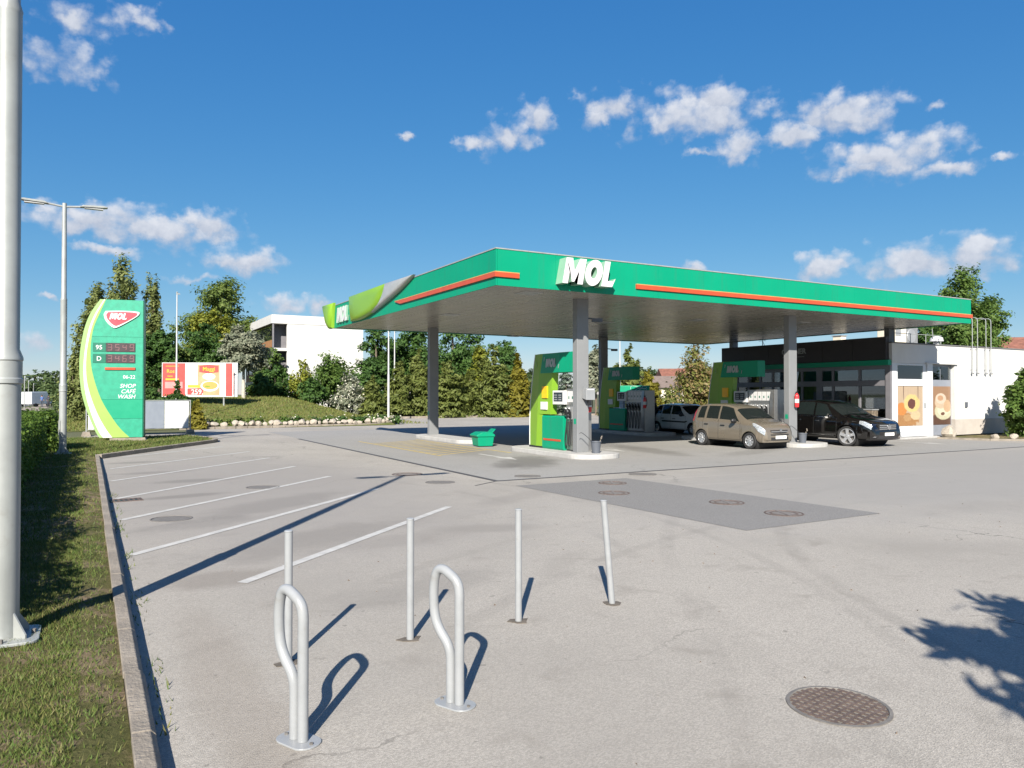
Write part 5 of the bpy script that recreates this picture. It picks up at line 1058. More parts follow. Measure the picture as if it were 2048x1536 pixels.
# ================================================================== PEOPLE
def person(loc, rz, label, top, legs, h=1.75, arm=0.0, bag=False):
    t = thing('person', label, 'person', loc, rz); s = h / 1.75
    J = {'pel': (0,0,.95), 'wai': (0,0,1.08), 'che': (.01,0,1.32), 'nec': (0,0,1.48), 'hd0': (.01,0,1.56), 'hd1': (.02,0,1.68)}
    E = [('pel','wai'),('wai','che'),('che','nec'),('nec','hd0'),('hd0','hd1')]; RD = {'pel': .155,'wai': .135,'che': .155,'nec': .058,'hd0': .085,'hd1': .088}
    for sd, n in ((1,'l'),(-1,'r')):
        a = arm if sd < 0 else .08
        J.update({n+'sh': (0,sd*.185,1.42), n+'el': (.05+a*.25,sd*.235,1.15), n+'wr': (.10+a*.5,sd*.22,.93+a*.25), n+'ha': (.13+a*.58,sd*.215,.86+a*.28), n+'hi': (0,sd*.095,.90), n+'kn': (.02*sd+.02,sd*.105,.50), n+'an': (-.02+.05*sd,sd*.11,.09), n+'to': (.13+.05*sd,sd*.12,.045)})
        E += [('che',n+'sh'),(n+'sh',n+'el'),(n+'el',n+'wr'),(n+'wr',n+'ha'),('pel',n+'hi'),(n+'hi',n+'kn'),(n+'kn',n+'an'),(n+'an',n+'to')]
        RD.update({n+'sh': .068,n+'el': .046,n+'wr': .034,n+'ha': .034,n+'hi': .098,n+'kn': .068,n+'an': .046,n+'to': .036})
    K = list(J); me = bpy.data.meshes.new('body'); me.from_pydata([tuple(c * s for c in J[k]) for k in K], [(K.index(a), K.index(b)) for a, b in E], [])
    o = link('body', me, t); sk = o.modifiers.new('skin', 'SKIN'); sk.use_smooth_shade = True
    for i, k in enumerate(K): d = o.data.skin_vertices[0].data[i]; d.radius = (RD[k]*s, RD[k]*s); d.use_root = (k == 'pel')
    sb_ = o.modifiers.new('sub', 'SUBSURF'); sb_.levels = 1; sb_.render_levels = 2
    m = bpy.data.materials.new('clothes_and_skin'); m.use_nodes = True; k = N(m.node_tree); b = k.nodes['Principled BSDF']; tc_ = k.n('ShaderNodeTexCoord').outputs['Object']; sp_ = k.n('ShaderNodeSeparateXYZ'); k.l(tc_, sp_.inputs[0]); z = sp_.outputs[2]; ay = k.m('ABSOLUTE', sp_.outputs[1])
    c = k.mix(k.m('GREATER_THAN', z, .98*s), c4(legs), c4(top)); c = k.mix(k.m('GREATER_THAN', z, 1.50*s), c, (.42,.25,.18,1)); c = k.mix(k.m('MULTIPLY', k.m('GREATER_THAN', ay, .19*s), k.m('LESS_THAN', z, 1.12*s)), c, (.42,.25,.18,1)); c = k.mix(k.m('LESS_THAN', z, .10*s), c, (.03,.03,.03,1))
    k.l(c, b.inputs['Base Color']); b.inputs['Roughness'].default_value = .8; me.materials.append(m)
    g = MB(); g.ball((-.008*s,0,1.70*s), (.102*s,.092*s,.092*s), 14, 9); g.build('hair', M['hair'], t, None, True)
    g = MB(); g.ball((.118*s,0,1.625*s), (.022*s,.014*s,.02*s), 8, 5); g.ball((.02*s,.09*s,1.63*s), (.02,.012,.032), 6, 4); g.ball((.02*s,-.09*s,1.63*s), (.02,.012,.032), 6, 4); g.build('nose_and_ears', M['skin'], t, None, True)
    g = MB(); g.ball((.102*s,.034*s,1.645*s), .012, 6, 4); g.ball((.102*s,-.034*s,1.645*s), .012, 6, 4); g.build('eyes', M['black'], t)
    for sd in (1, -1):
        a = arm if sd < 0 else .08; hx, hz = (.13+a*.58)*s, (.86+a*.28)*s
        for f in range(4):
            g = MB(); q = (f - 1.5) * .018 * s; ln = (.075, .085, .08, .062)[f] * s; g.tube([(hx+q, sd*.215*s, hz), (hx+q+.012, sd*.212*s, hz-ln*.6), (hx+q+.004, sd*.200*s, hz-ln)], [.0095*s, .009*s, .007*s], 6); g.build('finger', M['skin'], t, None, True)
        g = MB(); g.tube([(hx+.02*s, sd*.215*s, hz+.03*s), (hx+.055*s, sd*.205*s, hz-.01*s), (hx+.06*s, sd*.20*s, hz-.035*s)], [.011*s,.010*s,.008*s], 6); g.build('thumb', M['skin'], t, None, True)
    return t
person(tuple(at(1309, 36.6)), R(-50), 'person in a dark grey top refuelling beside the white hatchback', (.045,.042,.045), (.02,.022,.03), 1.76, .6)
person((16.1, 8.1, .008), R(200), 'person in dark clothes standing behind the brown hatchback at pump 3', (.018,.018,.022), (.02,.02,.025), 1.72, .2)
person(at(84, 108), R(70), 'distant pedestrian in blue on the footpath at the far left', (.06,.10,.24), (.04,.05,.07), 1.75, .1); person(at(97, 104), R(70), 'distant pedestrian in dark clothes on the footpath beside the pale van', (.03,.03,.05), (.03,.03,.04), 1.7, .1)
# ================================================================== FAR BUILDINGS
wb = thing('white_apartment_block', 'white modernist block with a blank gable and open loggias behind the trees', 'building', (7.65, 60.0, 0))
g = MB(); g.box(1.45, 9.1, 0, .35, 0, 8.748); g.build('gable_wall', M['wall'], wb); g = MB(); g.box(-.05, 9.15, -.04, 14, 8.75, 9.6); g.build('roof_slab', M['wall'], wb); g = MB(); g.box(2.6, 9.05, .352, 13.9, 0, 8.74); g.build('core', M['wall'], wb)
for z in (2.9, 6.1):
    g = MB(); g.box(0, 2.6, .02, 13.9, z, z+.28); s_ = g.build('loggia_floor', M['wall'], wb)
    g = MB(); g.box(.05, .12, .1, 13.8, z+.28, z+1.05); g.build('balustrade', mat('brown_board', (.30,.15,.07), .7), s_)
for i, y in enumerate((.02, 13.7)): g = MB(); g.box(0.05, .20, y, y+.15, 0, 8.748); g.build('loggia_post', M['frame'], wb)
g = MB(); g.box(2.3, 2.4, .36, 13.8, 0, 8.7); g.build('dark_loggia_sheet', M['frame'], wb)  # dark sheet added before the white back wall to darken the loggia
g = MB(); g.box(.22, .30, .5, 13.7, 0, 8.745); g.build('side_glazing', M['glass_dark'], wb)
g = MB(); g.box(.32, 2.28, 1.4, 1.5, 0, 8.745); g.build('recess_back', M['frame'], wb)
for z in (.3, 3.3, 6.5):
    for y in (.6, 3.3, 6.1, 8.9, 11.5): g = MB(); g.box(2.27, 2.298, y, y+1.9, z+.1, z+2.2); f = g.build('window', M['frame'], wb); g = MB(); g.box(2.25, 2.268, y+.1, y+1.8, z+.2, z+2.1); g.build('pane', M['glass'], f)
def house(px, dep, w_, d_, h, rh, label, roof, wall, rz=0):
    t = thing('house', label, 'house', at(px, dep), R(rz)); g = MB(); g.box(-w_/2, w_/2, -d_/2, d_/2, 0, h); g.build('wall', wall, t)
    g = MB(); g.prism([(-d_/2-.4,h),(0,h+rh),(d_/2+.4,h)], lambda p, q, k: (k, p, q), -w_/2-.4, w_/2+.4); rf = g.build('roof', roof, t); g = MB(); g.box(w_*.2, w_*.2+.6, -.3, .4, h+rh*.5, h+rh+.8); g.build('chimney', M['redroof'], rf)
    for i in range(3): g = MB(); x = -w_*.35 + i * w_*.3; g.box(x, x+.9, -d_/2-.03, -d_/2-.002, h*.45, h*.45+1.2); g.build('window', M['glass'], t)
house(1338, 100, 9, 8, 2.7, 1.6, 'low house with a grey-brown roof far behind the pumps', mat('brown_roof', (.17,.13,.11), .85, 0, .2), M['cream'], -25); house(1362, 130, 7, 7, 4.5, 1.8, 'small house with an orange roof far behind the pumps', M['redroof'], M['cream'], -30); house(2062, 75, 12, 9, 5.2, 2.4, 'house with a red tiled roof beyond the white shop wall', M['redroof'], M['cream'], -40); house(1415, 150, 12, 8, 5, 2, 'distant red-roofed house behind the chestnut', M['redroof'], M['cream'], -20)
t = thing('delivery_van', 'distant pale van on the road at the far left', 'van', at(72, 112), R(62)); g = MB(); g.prism([(-2.6,.4),(-2.6,2.2),(1.2,2.25),(1.9,1.35),(2.6,1.15),(2.65,.4)], lambda p, q, h: (p, h, q), -.95, .95); g.build('body', M['paint_white'], t, None, False, .08)
g = MB(); g.prism([(1.28,2.1),(1.85,1.38),(1.9,1.42),(1.32,2.18)], lambda p, q, h: (p+.02, h, q), -.85, .85); g.build('windscreen', M['carglass'], t)
for x in (-1.6, 1.6):
    for y in (-.85, .85): g = MB(); g.lathe([(0,-.1),(.33,-.1),(.33,.1),(0,.1)], 16, axis='y', c=(x,y,.34)); g.build('wheel', M['rubber'], t)
for px, dep, lab in ((49, 95, 'nearest of three distant street lamps at the far left'), (57, 125, 'middle of three distant street lamps at the far left'), (67, 160, 'farthest of three distant street lamps at the far left')):
    t = thing('street_lamp', lab, 'street lamp', at(px, dep), R(60), 'distant street lamps'); g = MB(); g.tube([(0,0,0),(0,0,3.9),(.1,0,4.05)], .06, 6); g.build('pole', M['lamp'], t); g = MB(); g.obox((.5,0,4.1),(.9,.2,.12)); g.build('lamp_head', M['lamp'], t)
# ================================================================== VEGETATION
LM = {
 'olive': leafmat('olive_leaf', [(0.061,0.104,0.024),(0.113,0.166,0.038),(0.174,0.217,0.055)]),
 'dark': leafmat('dark_leaf', [(0.027,0.066,0.019),(0.055,0.113,0.027),(0.097,0.177,0.039)]),
 'mid': leafmat('mid_leaf', [(0.048,0.094,0.021),(0.088,0.154,0.033),(0.154,0.226,0.051)]),
 'yellow': leafmat('yellow_green_leaf', [(0.109,0.138,0.020),(0.181,0.210,0.029),(0.290,0.290,0.043)]),
 'thuja': leafmat('cypress_leaf', [(.07,.095,.022),(.12,.15,.036),(.20,.225,.062)]),
 'thujay': leafmat('golden_cypress_leaf', [(0.104,0.104,0.014),(0.177,0.162,0.021),(0.271,0.240,0.037)]),
 'silver': leafmat('silver_leaf', [(0.116,0.145,0.093),(0.197,0.220,0.151),(0.348,0.348,0.255)]),
 'blue': leafmat('blue_spruce_leaf', [(0.102,0.145,0.109),(0.174,0.225,0.174),(0.290,0.341,0.275)]),
 'white': leafmat('blossom', [(.36,.34,.26),(.55,.53,.44),(.70,.68,.60)], .2),
 'chest': leafmat('chestnut_leaf', [(0.047,0.078,0.014),(0.094,0.129,0.023),(0.172,0.187,0.047),(0.250,0.172,0.078),(0.351,0.328,0.187)]),
 'poplar': leafmat('poplar_leaf', [(0.088,0.121,0.039),(0.157,0.192,0.058),(0.255,0.274,0.101)]),
 'hedge': leafmat('hedge_leaf', [(0.045,0.091,0.017),(0.081,0.146,0.024),(0.153,0.224,0.045)]),
 'far': leafmat('far_leaf', [(0.051,0.090,0.032),(0.080,0.123,0.043),(0.123,0.167,0.065)]),
}
def leaves(name, C, size, m, parent, up=.35, long=1.6, nrm=None):
    """C: (n,3) leaf centres -> diamond leaves"""
    n = len(C); nv = RNG.normal(size=(n, 3)); nv[:, 2] = np.abs(nv[:, 2]) * .9 + up
    if nrm is not None: nv = nv * .65 + nrm * .9
    nv /= np.linalg.norm(nv, axis=1)[:, None]; a = RNG.normal(size=(n, 3)); a -= nv * (a * nv).sum(1)[:, None]; a /= np.linalg.norm(a, axis=1)[:, None]; b = np.cross(nv, a)
    s = size * RNG.uniform(.55, 1.35, n)[:, None]; bend = nv * s * .18
    V = np.stack([C - a * s * long, C + b * s * .8 + bend, C + a * s * long, C - b * s * .8 + bend], 1).reshape(-1, 3)
    return link(name, np_mesh(name, V, np.arange(n * 4).reshape(-1, 4), m), parent)
def clumped(blobs, n, clumps, sig, inner=.35):
    """points in clumps on the outer shell of each blob, a few inside"""
    wts = np.array([(b[3]*b[4] + b[4]*b[5] + b[3]*b[5]) for b in blobs]); wts /= wts.sum(); out = []; nr = []
    for b, w_ in zip(blobs, wts):
        k = max(4, int(clumps * w_)); d = RNG.normal(size=(k, 3)); d[:, 2] += .15; d /= np.linalg.norm(d, axis=1)[:, None]; rr = RNG.uniform(.62, 1.04, k)[:, None]; r3 = np.array(b[3:6])
        cc = d * rr * r3; m = max(8, int(n * w_)); idx = RNG.integers(0, k, m); off = RNG.normal(size=(m, 3)) * r3 * sig; off[:, 2] *= .75
        p = cc[idx] + off; q = int(m * inner); p[:q] *= RNG.uniform(.35, .95, q)[:, None]
        out.append(p + np.array(b[:3])); v = p / r3; nr.append(v / (np.linalg.norm(v, axis=1)[:, None] + 1e-6))
    return np.concatenate(out), np.concatenate(nr)
def zof(py, dep): return 1.9 + (788 - py) * dep / FPX
def trunk(t, h, r, m, limbs, lean=(0, 0)):
    g = MB(); P = [(0,0,-.1), (lean[0]*.2, lean[1]*.2, h*.3), (lean[0]*.6, lean[1]*.6, h*.65), (lean[0], lean[1], h)]; g.tube(spline(P, 3), [lerp(r, r * .35, i / 9) for i in range(10)], 8)
    for b in limbs:
        z0 = h * random.uniform(.3, .75); q = Vector((b[0], b[1], b[2])); s0 = Vector((lean[0]*z0/h, lean[1]*z0/h, z0)); mid = s0.lerp(q, .5) + Vector((0, 0, .12 * (q - s0).length))
        g.tube([s0, mid, q], [r * .42, r * .28, r * .10], 6)
    g.build('trunk', m, t, None, True)
def tree(kind, label, px, dep, wpx, top, leaf, n=4200, name='tree', base=0.0, cat='tree', group=None, bark='bark', low=.22, nb=9, size=None, flow=None):
    pos = at(px, dep); pos.z = base; h = zof(top, dep) - base; w_ = wpx * dep / FPX / 2; t = thing(name, label, cat, pos, 0, group); size = size or max(.045, dep * .00145); B = []
    rs = random.Random(int(px * 7 + dep))
    if kind == 'round':
        for i in range(nb):
            a = rs.uniform(0, 6.28); zz = rs.uniform(low + .10, .90); env = math.sin(math.pi * min(1, max(0, (zz - low) / (1.02 - low)))) ** .6; rr = w_ * env * rs.uniform(.25, .62); s = w_ * rs.uniform(.34, .50)
            B.append((math.cos(a)*rr, math.sin(a)*rr, h*zz*.97, s, s, min(s * rs.uniform(.7, 1.0), h*.22)))
        B.append((rs.uniform(-.1,.1)*w_, 0, h*.87, w_*.40, w_*.40, h*.13)); B.append((-.45*w_, -.1*w_, h*lerp(low, 1, .35), w_*.48, w_*.48, h*.17)); B.append((.45*w_, .1*w_, h*lerp(low, 1, .38), w_*.48, w_*.48, h*.17))
        n = int(n * 2.9); C, Nn_ = clumped(B, n, 190, .20)
    elif kind == 'poplar':
        for i in range(nb):
            f = rs.random(); r0 = rs.uniform(.05, .72) * w_; a = rs.uniform(0, 6.28); hh = h * (1 - .34 * (r0 / w_) - rs.uniform(0, .12)); 
            for j in range(5): z = lerp(h * .12, hh * .93, j / 4); s = w_ * lerp(.60, .26, j / 4) * rs.uniform(.8, 1.15); B.append((math.cos(a)*r0*(1-.25*j/4), math.sin(a)*r0*(1-.25*j/4), z, s, s, hh * .15))
        B.append((0,0,h*.93,w_*.14,w_*.14,h*.08)); n = int(n * 3.0); C, Nn_ = clumped(B, n, 420, .27)
    elif kind == 'cone':
        for j in range(7):
            f = j / 6; B.append((rs.uniform(-.05,.05)*w_, rs.uniform(-.05,.05)*w_, h*lerp(.09, .90, f), w_*lerp(.95, .22, f**1.25), w_*lerp(.95, .22, f**1.25), h*.14))
        for j in range(4): a = rs.uniform(0, 6.28); B.append((math.cos(a)*w_*.5, math.sin(a)*w_*.5, h*rs.uniform(.35,.72), w_*.30, w_*.30, h*.17))
        n = int(n * 1.9); C, Nn_ = clumped(B, n, 260, .16)
    elif kind == 'spruce':
        P_ = []; Q_ = []
        for j in range(11):
            f = j / 10; z = h * lerp(.06, .95, f); r0 = w_ * (1 - f) ** .85 + .06
            for k in range(int(6 + 12 * (1 - f))):
                a = rs.uniform(0, 6.28); m_ = max(6, int(n / 130)); u = RNG.uniform(.12, 1, m_); P_.append(np.stack([np.cos(a)*u*r0 + RNG.normal(0, .05*w_, m_), np.sin(a)*u*r0 + RNG.normal(0, .05*w_, m_), z - u*r0*.28 + RNG.normal(0, .018*h, m_)], 1)); Q_.append(np.tile([math.cos(a)*.4, math.sin(a)*.4, .6], (m_, 1)))
        C = np.concatenate(P_); Nn_ = np.concatenate(Q_); B = [(0,0,h*.5,w_*.3,w_*.3,h*.3)]
    else:                                               # shrub: a dome from the ground
        for i in range(nb):
            a = rs.uniform(0, 6.28); rr = w_ * rs.uniform(0, .62); zz = h * rs.uniform(.25, .72) * (1 - .35 * rr / w_); B.append((math.cos(a)*rr, math.sin(a)*rr, zz, w_*rs.uniform(.30,.46), w_*rs.uniform(.30,.46), h*rs.uniform(.22,.32)))
        B.append((0,0,h*.72,w_*.4,w_*.4,h*.26)); B.append((0,0,h*.3,w_*.85,w_*.85,h*.30)); n = int(n * 1.9); C, Nn_ = clumped(B, n, 170, .19)
    C[:, 2] = np.maximum(C[:, 2], .05)
    cr = leaves('crown', C, size, LM[leaf], t, .25, 1.9 if kind in ('cone','poplar','spruce') else 1.5, Nn_)
    if flow:
        k = RNG.choice(len(C), int(len(C) * flow), replace=False); leaves('blossom', C[k] + Nn_[k] * size * .8, size * .8, LM['white'], t, .3, 1.0, Nn_[k])
    if kind != 'shrub': trunk(t, h * .82, max(.07, w_ * .075), M[bark], [B[rs.randrange(len(B))] for _ in range(7)] if kind != 'cone' else [])
    else:
        g = MB()
        for i in range(6): a = i * 1.05; g.tube([(.05*math.cos(a),.05*math.sin(a),-.02), (w_*.35*math.cos(a), w_*.35*math.sin(a), h*.6)], [.04, .015], 5)
        g.build('stems', M[bark], t)
    return t
mz = lambda px, dep: (lambda p: mound_z(p.x, p.y) if (-30 < p.x < 12 and 29 < p.y < 80) else 0)(at(px, dep))
TR = [
 ('poplar','left of the three poplars behind the price sign, broad and bushy',190,62,112,568,'poplar',5200), ('poplar','tallest poplar, its bare-tipped top rising above the price sign',243,63,112,500,'poplar',6000), ('poplar','slim poplar just right of the price sign',304,64,72,548,'poplar',3600),
 ('round','broad open-crowned tree behind the billboard, tall against the sky',440,82,172,553,'olive',5200), ('round','golden-green rounded tree in front of the broad tree',432,74,125,626,'yellow',3600), ('round','dark dense tree above the left end of the billboard',402,66,130,642,'dark',4200),
 ('round','dark tree close behind the price sign',318,58,96,655,'dark',3600), ('round','olive tree between the price sign and the billboard',345,62,86,690,'olive',2600), ('round','slender green tree behind the price sign stripes',215,56,90,640,'mid',3000),
 ('round','small green tree left of the white block',540,72,70,690,'mid',1800), ('round','dark tall tree at the right edge of the white block',752,72,110,652,'dark',4200), ('round','dark tall tree behind the white flagpoles',815,76,130,640,'dark',4400), ('round','large dark tree behind the left canopy column',905,74,150,640,'dark',5200), ('round','dark round tree standing apart left of pump 5',1012,88,88,680,'dark',3000), ('round','yellow-green tree behind the cypress row',958,71,60,690,'yellow',1800),
 ('round','pale grey-leaved tree behind the shaded canopy column',1192,67,66,690,'silver',2200), ('shrub','chestnut with yellowing leaves at the end of the shop',1398,53,124,672,'chest',7000),
 ('round','tall tree behind the right end of the canopy',1925,62,150,530,'mid',6500), ('round','tree behind the shop roof ladder',1972,64,120,590,'mid',4200), ('round','dark tree behind the shop roof unit',1850,58,100,645,'dark',3200), ('round','distant trees beyond the pumps, left clump',1075,150,90,742,'far',900), ('round','distant trees beyond the pumps, right clump',1290,140,80,735,'far',900),
]
for k, lab, px, dep, wp, top, lf, n in TR: tree(k, lab if 'tree' in lab or 'poplar' in lab or 'chestnut' in lab else lab, px, dep, wp, top, lf, n, {'poplar': 'poplar_tree'}.get(k, 'chestnut_tree' if lf == 'chest' else 'broadleaf_tree'), mz(px, dep) - .05 if k != 'poplar' else 0, low=.12 if lf in ('dark','chest') else .25, nb=11 if k == 'round' else 9)
tree('round', 'silvery tree with pale forked trunk beside the billboard', 487, 55, 104, 652, 'silver', 4200, 'silver_tree', mz(487, 55) - .05, bark='palebark', low=.30, nb=10)
for px, dep, wp, top, lf, n, lab in [(152,47,70,690,'poplar',3600,'drooping olive shrub behind the lamp post by the price sign'),(182,50,70,735,'thuja',2400,'brownish shrub at the left edge of the price sign'),(128,60,60,735,'far',1600,'grey-green bush beyond the hedge at the far left'),
   (555,63,100,728,'dark',2600,'dark bush below the white block, left one'),(603,62,56,715,'yellow',1400,'yellow-green bush below the white block'),(662,63,130,692,'mid',3800,'big green bush covering the foot of the white gable'),(625,60,80,752,'dark',1800,'low dark bush beside the blossoming bush'),(735,62,80,735,'dark',2000,'dark bush behind the flagpoles'),
   (520,60,60,742,'mid',1400,'green bush right of the silvery tree'),(300,50,70,770,'dark',1600,'dark bush behind the grey banner'),(352,48,80,785,'dark',1700,'dark bush under the billboard'),(1340,62,110,775,'thuja',2200,'low clipped bush behind the white hatchback')]:
    tree('shrub', lab, px, dep, wp, top, lf, n, 'shrub', mz(px, dep) - .03, 'shrub', 'shrubs behind the filling station')
tree('shrub', 'white-blossoming bush on the mound', 697, 57, 78, 748, 'silver', 1600, 'blossoming_shrub', mz(697, 57), 'shrub', flow=.35)
TH = [(745,57,58,755,'thuja','small cypress at the left end of the cypress row, in front of the flagpoles'),(797,60,66,722,'thuja','cypress just right of the flagpoles'),(833,62,72,700,'thuja','cypress left of the shaded canopy column'),(893,61,100,722,'thuja','broad cypress right of the left canopy column'),(940,64,70,742,'thuja','low cypress between two broad ones'),(988,62,104,698,'thuja','broadest cypress of the row, left of pump 5'),(1036,62,58,712,'thujay','golden cypress touching pump 5'),
      (1232,64,70,735,'thuja','cypress behind the shaded pump header'),(1262,62,88,698,'thuja','tall cypress right of the shaded pump header'),(1296,60,64,742,'thujay','golden cypress above the gas bottle cage'),(1092,58,50,790,'thuja','cypress seen below the header of pump 5'),(394,40,38,800,'thujay','small golden cypress beside the banner fence')]
for px, dep, wp, top, lf, lab in TH: tree('cone', lab, px, dep, wp, top, lf, 4200 if wp > 50 else 1800, 'cypress', mz(px, dep) - .03, 'cypress', 'cypresses along the far edge')
tree('spruce', 'bluish spruce seen between pump 5 and its column', 1132, 48, 74, 722, 'blue', 4200, 'spruce_tree', 0); tree('spruce', 'small dark spiky conifer rising in front of the billboard', 355, 41.5, 46, 760, 'dark', 1500, 'conifer', 0)
tree('shrub', 'spreading conifer bush at the right edge of the picture', 2052, 33, 96, 735, 'mid', 4600, 'conifer_shrub', 0, 'shrub', nb=12, size=.075); tree('shrub', 'small grey rosemary bush against the white shop wall', 1938, 36, 40, 838, 'blue', 700, 'rosemary_shrub', 0, 'shrub', size=.05)
for i, (px, dep, wp, top) in enumerate(((70,185,150,742),(20,170,120,752),(112,150,70,762),(150,190,80,748))): tree('round', ['broad distant tree at the end of the road','distant tree hidden partly by the lamp post','distant tree above the pedestrians','distant tree behind the drooping shrub'][i], px, dep, wp, top, 'far', 1500, 'distant_tree', 0, low=.05)
p_ = CAM + Vector((math.cos(R(HEAD)), -math.sin(R(HEAD)), 0)) * 4.85 + Vector((math.sin(R(HEAD)), math.cos(R(HEAD)), 0)) * -1.35; p_.z = 0
t = thing('pine_tree', 'tree whose feathery shadow falls across the bottom right corner', 'tree', p_); B = []
for i in range(30):
    a = i * 2.4; rr = 1.95 * math.sqrt((i + .5) / 30); B.append((math.cos(a)*rr, math.sin(a)*rr, 3.0 + 1.25 * ((i * .618) % 1) - rr * .15, .72, .72, .40))
for i in range(26):
    a = i * 2.4; rr = 2.4 * math.sqrt((i + .5) / 26); B.append((math.cos(a)*rr, math.sin(a)*rr, 1.9 + 1.0 * ((i * .618) % 1), .66, .66, .40))
C, Nn_ = clumped(B, 70000, 640, .19); leaves('crown', C, .06, LM['mid'], t, .2, 2.4, Nn_); trunk(t, 5.0, .14, M['bark'], B[:20])
# clipped hedge along the verge
def hedge(x0, x1, y0, y1, h, n, label, size):
    t = thing('hedge', label, 'hedge', ((x0+x1)/2, y0, .1)); w_ = (x1 - x0) / 2; L = y1 - y0
    y = RNG.uniform(0, L, n); f = RNG.uniform(0, 1, n); a = f * (2 * h + 2 * w_); wob = .07 * np.sin(y * 2.1) + .05 * np.sin(y * 5.3 + 1); C = np.zeros((n, 3)); Q = np.zeros((n, 3)); C[:, 1] = y
    s1 = a < h; s2 = (a >= h) & (a < h + 2 * w_); s3 = a >= h + 2 * w_
    C[s1, 0] = -w_; C[s1, 2] = a[s1]; Q[s1, 0] = -1; C[s2, 0] = a[s2] - h - w_; C[s2, 2] = h; Q[s2, 2] = 1; C[s3, 0] = w_; C[s3, 2] = a[s3] - h - 2 * w_; Q[s3, 0] = 1
    C += Q * (wob[:, None] + RNG.normal(0, .06, n)[:, None] - .05); C[:, 2] = np.maximum(.02, C[:, 2] + wob * .3); e = RNG.uniform(0, 1, n) < .05; C[e, 1] = np.where(RNG.uniform(0, 1, e.sum()) < .5, 0, L); C[e, 0] = RNG.uniform(-w_, w_, e.sum()); C[e, 2] = RNG.uniform(0, h, e.sum())
    leaves('foliage', C, size, LM['hedge'], t, .2, 1.3, Q); g = MB(); g.box(-w_+.16, w_-.16, .12, L-.12, 0, h-.16); g.build('light_block_core', LM['dark'], t)  # solid dark box added inside the leaves to block light
hedge(-10.4, -8.95, -8.3, 11.0, 1.14, 66000, 'long clipped green hedge along the grass verge', .030); hedge(-10.6, -8.75, 12.5, 15.6, 1.15, 9000, 'short clipped hedge beyond the slim lamp post', .045)
# boulders and flowers
bms = []
for s in range(5):
    bm = bmesh.new(); bmesh.ops.create_icosphere(bm, subdivisions=2, radius=1); rs = random.Random(s)
    pl_ = [(Vector((rs.gauss(0,1), rs.gauss(0,1), rs.gauss(0,1))).normalized(), rs.uniform(.62,.85)) for _ in range(9)]
    for v in bm.verts:
        for nrm, d in pl_:
            k = v.co.dot(nrm)
            if k > d: v.co -= nrm * (k - d)
        v.co *= 1 + .05 * math.sin(v.co.x * 7 + s) * math.cos(v.co.y * 6)
    me = bpy.data.meshes.new('boulder'); bm.to_mesh(me); bm.free(); me.materials.append(M['stone'])
    for p in me.polygons: p.use_smooth = True
    me.set_sharp_from_angle(angle=R(25)); bms.append(me)
bl = spline([(-3.6,28.7,0),(-1,29.0,0),(3,29.3,0),(7,29.5,0),(8.9,30.4,0),(9.9,33,0),(10.3,35,0)], 12); L_ = [bl[0]]
for p in bl[1:]:
    if (p - L_[-1]).length > .30: L_.append(p)
for i, p in enumerate(L_):
    s = random.uniform(.15, .27); o = link('boulder', random.choice(bms), None, (p.x + random.uniform(-.05,.05), p.y + random.uniform(-.06,.12), s * .62 + .10), 0, random.uniform(0, 6), (s * random.uniform(.9,1.25), s * random.uniform(.8,1.0), s * random.uniform(.7,.95)))
    tag(o, 'pale boulder in the row edging the flower bed below the grassy mound', 'boulder', 'boulders edging the mound')
ek = thing('bed_edging', 'low stone edging under the row of boulders', 'edging', (0,0,0)); ek['kind'] = 'structure'
for a, b in zip(L_[::2], L_[2::2]):
    g = MB(); d = (b - a); g.bar((a.x, a.y-.22, .06), (a.x+d.x*.96, a.y+d.y*.96-.22, .06), .16, .14); g.build('edging_stone', M['concrete'], ek, None, False, .015)
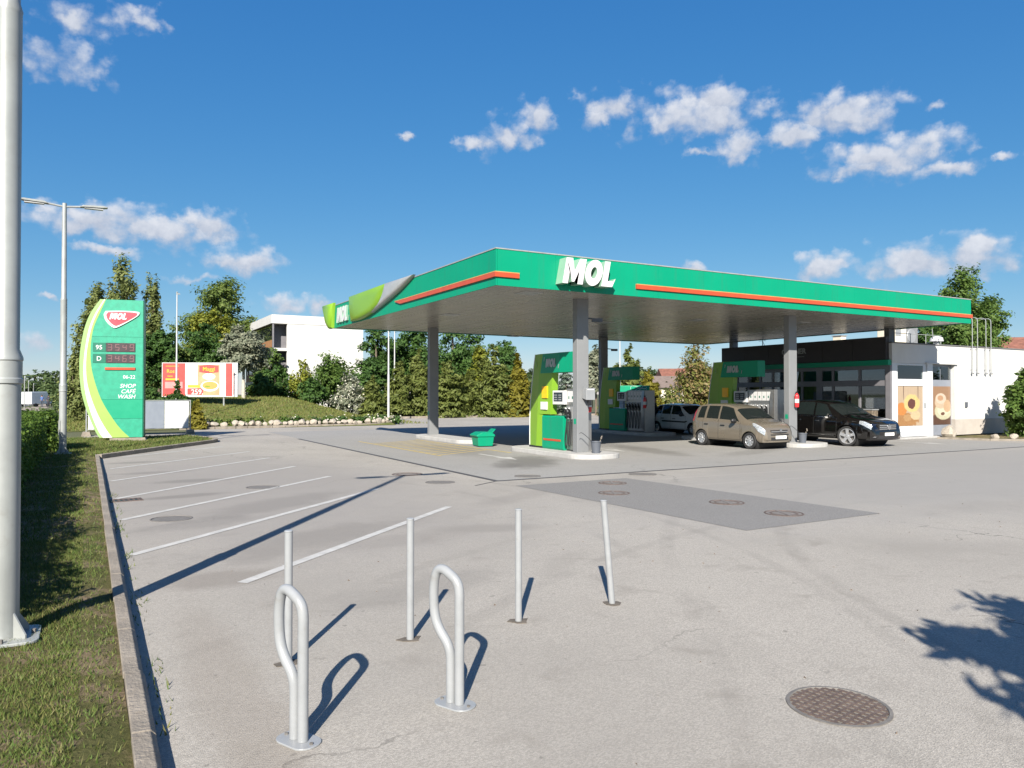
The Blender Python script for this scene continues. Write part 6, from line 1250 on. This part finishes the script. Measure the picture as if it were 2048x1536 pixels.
for i, (x, y, s, lab) in enumerate(((24.55,4.45,.40,'large pale rock standing at the corner of the shop bed'),(25.3,3.0,.20,'small pale rock in the shop bed, left of three'),(26.0,2.6,.20,'small pale rock in the shop bed, middle of three'),(27.4,2.3,.22,'small pale rock in the shop bed near the conifer bush'))):
    o = link('rock', bms[i], None, (x, y, s * .5), 0, i * 1.3, (s * 1.05, s * .8, s * (.95 if i == 0 else .7))); tag(o, lab, 'rock')
sheet('planting_bed', [(23.6,4.4),(24.2,2.6),(25.4,1.5),(27,1.2),(46,1.2),(46,5.09),(26.0,5.09),(24.6,4.72)], .016, M['lawn'])
g = MB()
for a, b in (((23.6,4.4),(24.2,2.6)),((24.2,2.6),(25.4,1.5)),((25.4,1.5),(27,1.2)),((27,1.2),(40,1.2))): g.bar((*a,.04),(*b,.04),.10,.08)
struct(g.build('bed_kerb', M['concrete']))
ek2 = thing('kerb', 'far concrete kerb in front of the cypress row', 'kerb', (0,0,0)); ek2['kind'] = 'structure'
for i in range(30): g = MB(); g.box(13 + i*1.6, 13 + i*1.6 + 1.57, 40.2, 40.4, 0, .16); g.build('kerb_stone', M['concrete'], ek2)
for i in range(9):
    x = 2.2 + i * .85; pos = Vector((x, 30.1 + .25 * math.sin(i * 2.1), .08)); t = thing('rose_bush', 'low white-flowering rose bush between the boulders and the mound', 'rose bush', pos, 0, 'white rose bushes behind the boulders')
    B = [(0,0,.25,.40,.35,.25)]; C, Nn_ = clumped(B, 420, 30, .2); leaves('foliage', C, .055, LM['dark' if i % 3 else 'mid'], t, .3, 1.3, Nn_); k = RNG.choice(len(C), 26, replace=False); leaves('blossom', C[k] + Nn_[k] * .12, .06, LM['white'], t, .5, 1.0, Nn_[k])
for i in range(4):
    x = -2.6 + i * 1.05; pos = Vector((x, 29.9, .05)); t = thing('rose_bush', 'reddish green low bush at the left end of the boulder row', 'rose bush', pos, 0, 'low bushes at the left end of the boulder row')
    B = [(0,0,.28,.5,.4,.28)]; C, Nn_ = clumped(B, 420, 30, .2); leaves('foliage', C, .06, LM['olive'], t, .3, 1.3, Nn_); k = RNG.choice(len(C), 8, replace=False); leaves('blossom', C[k] + Nn_[k] * .12, .05, LM['white'], t, .5, 1.0, Nn_[k])
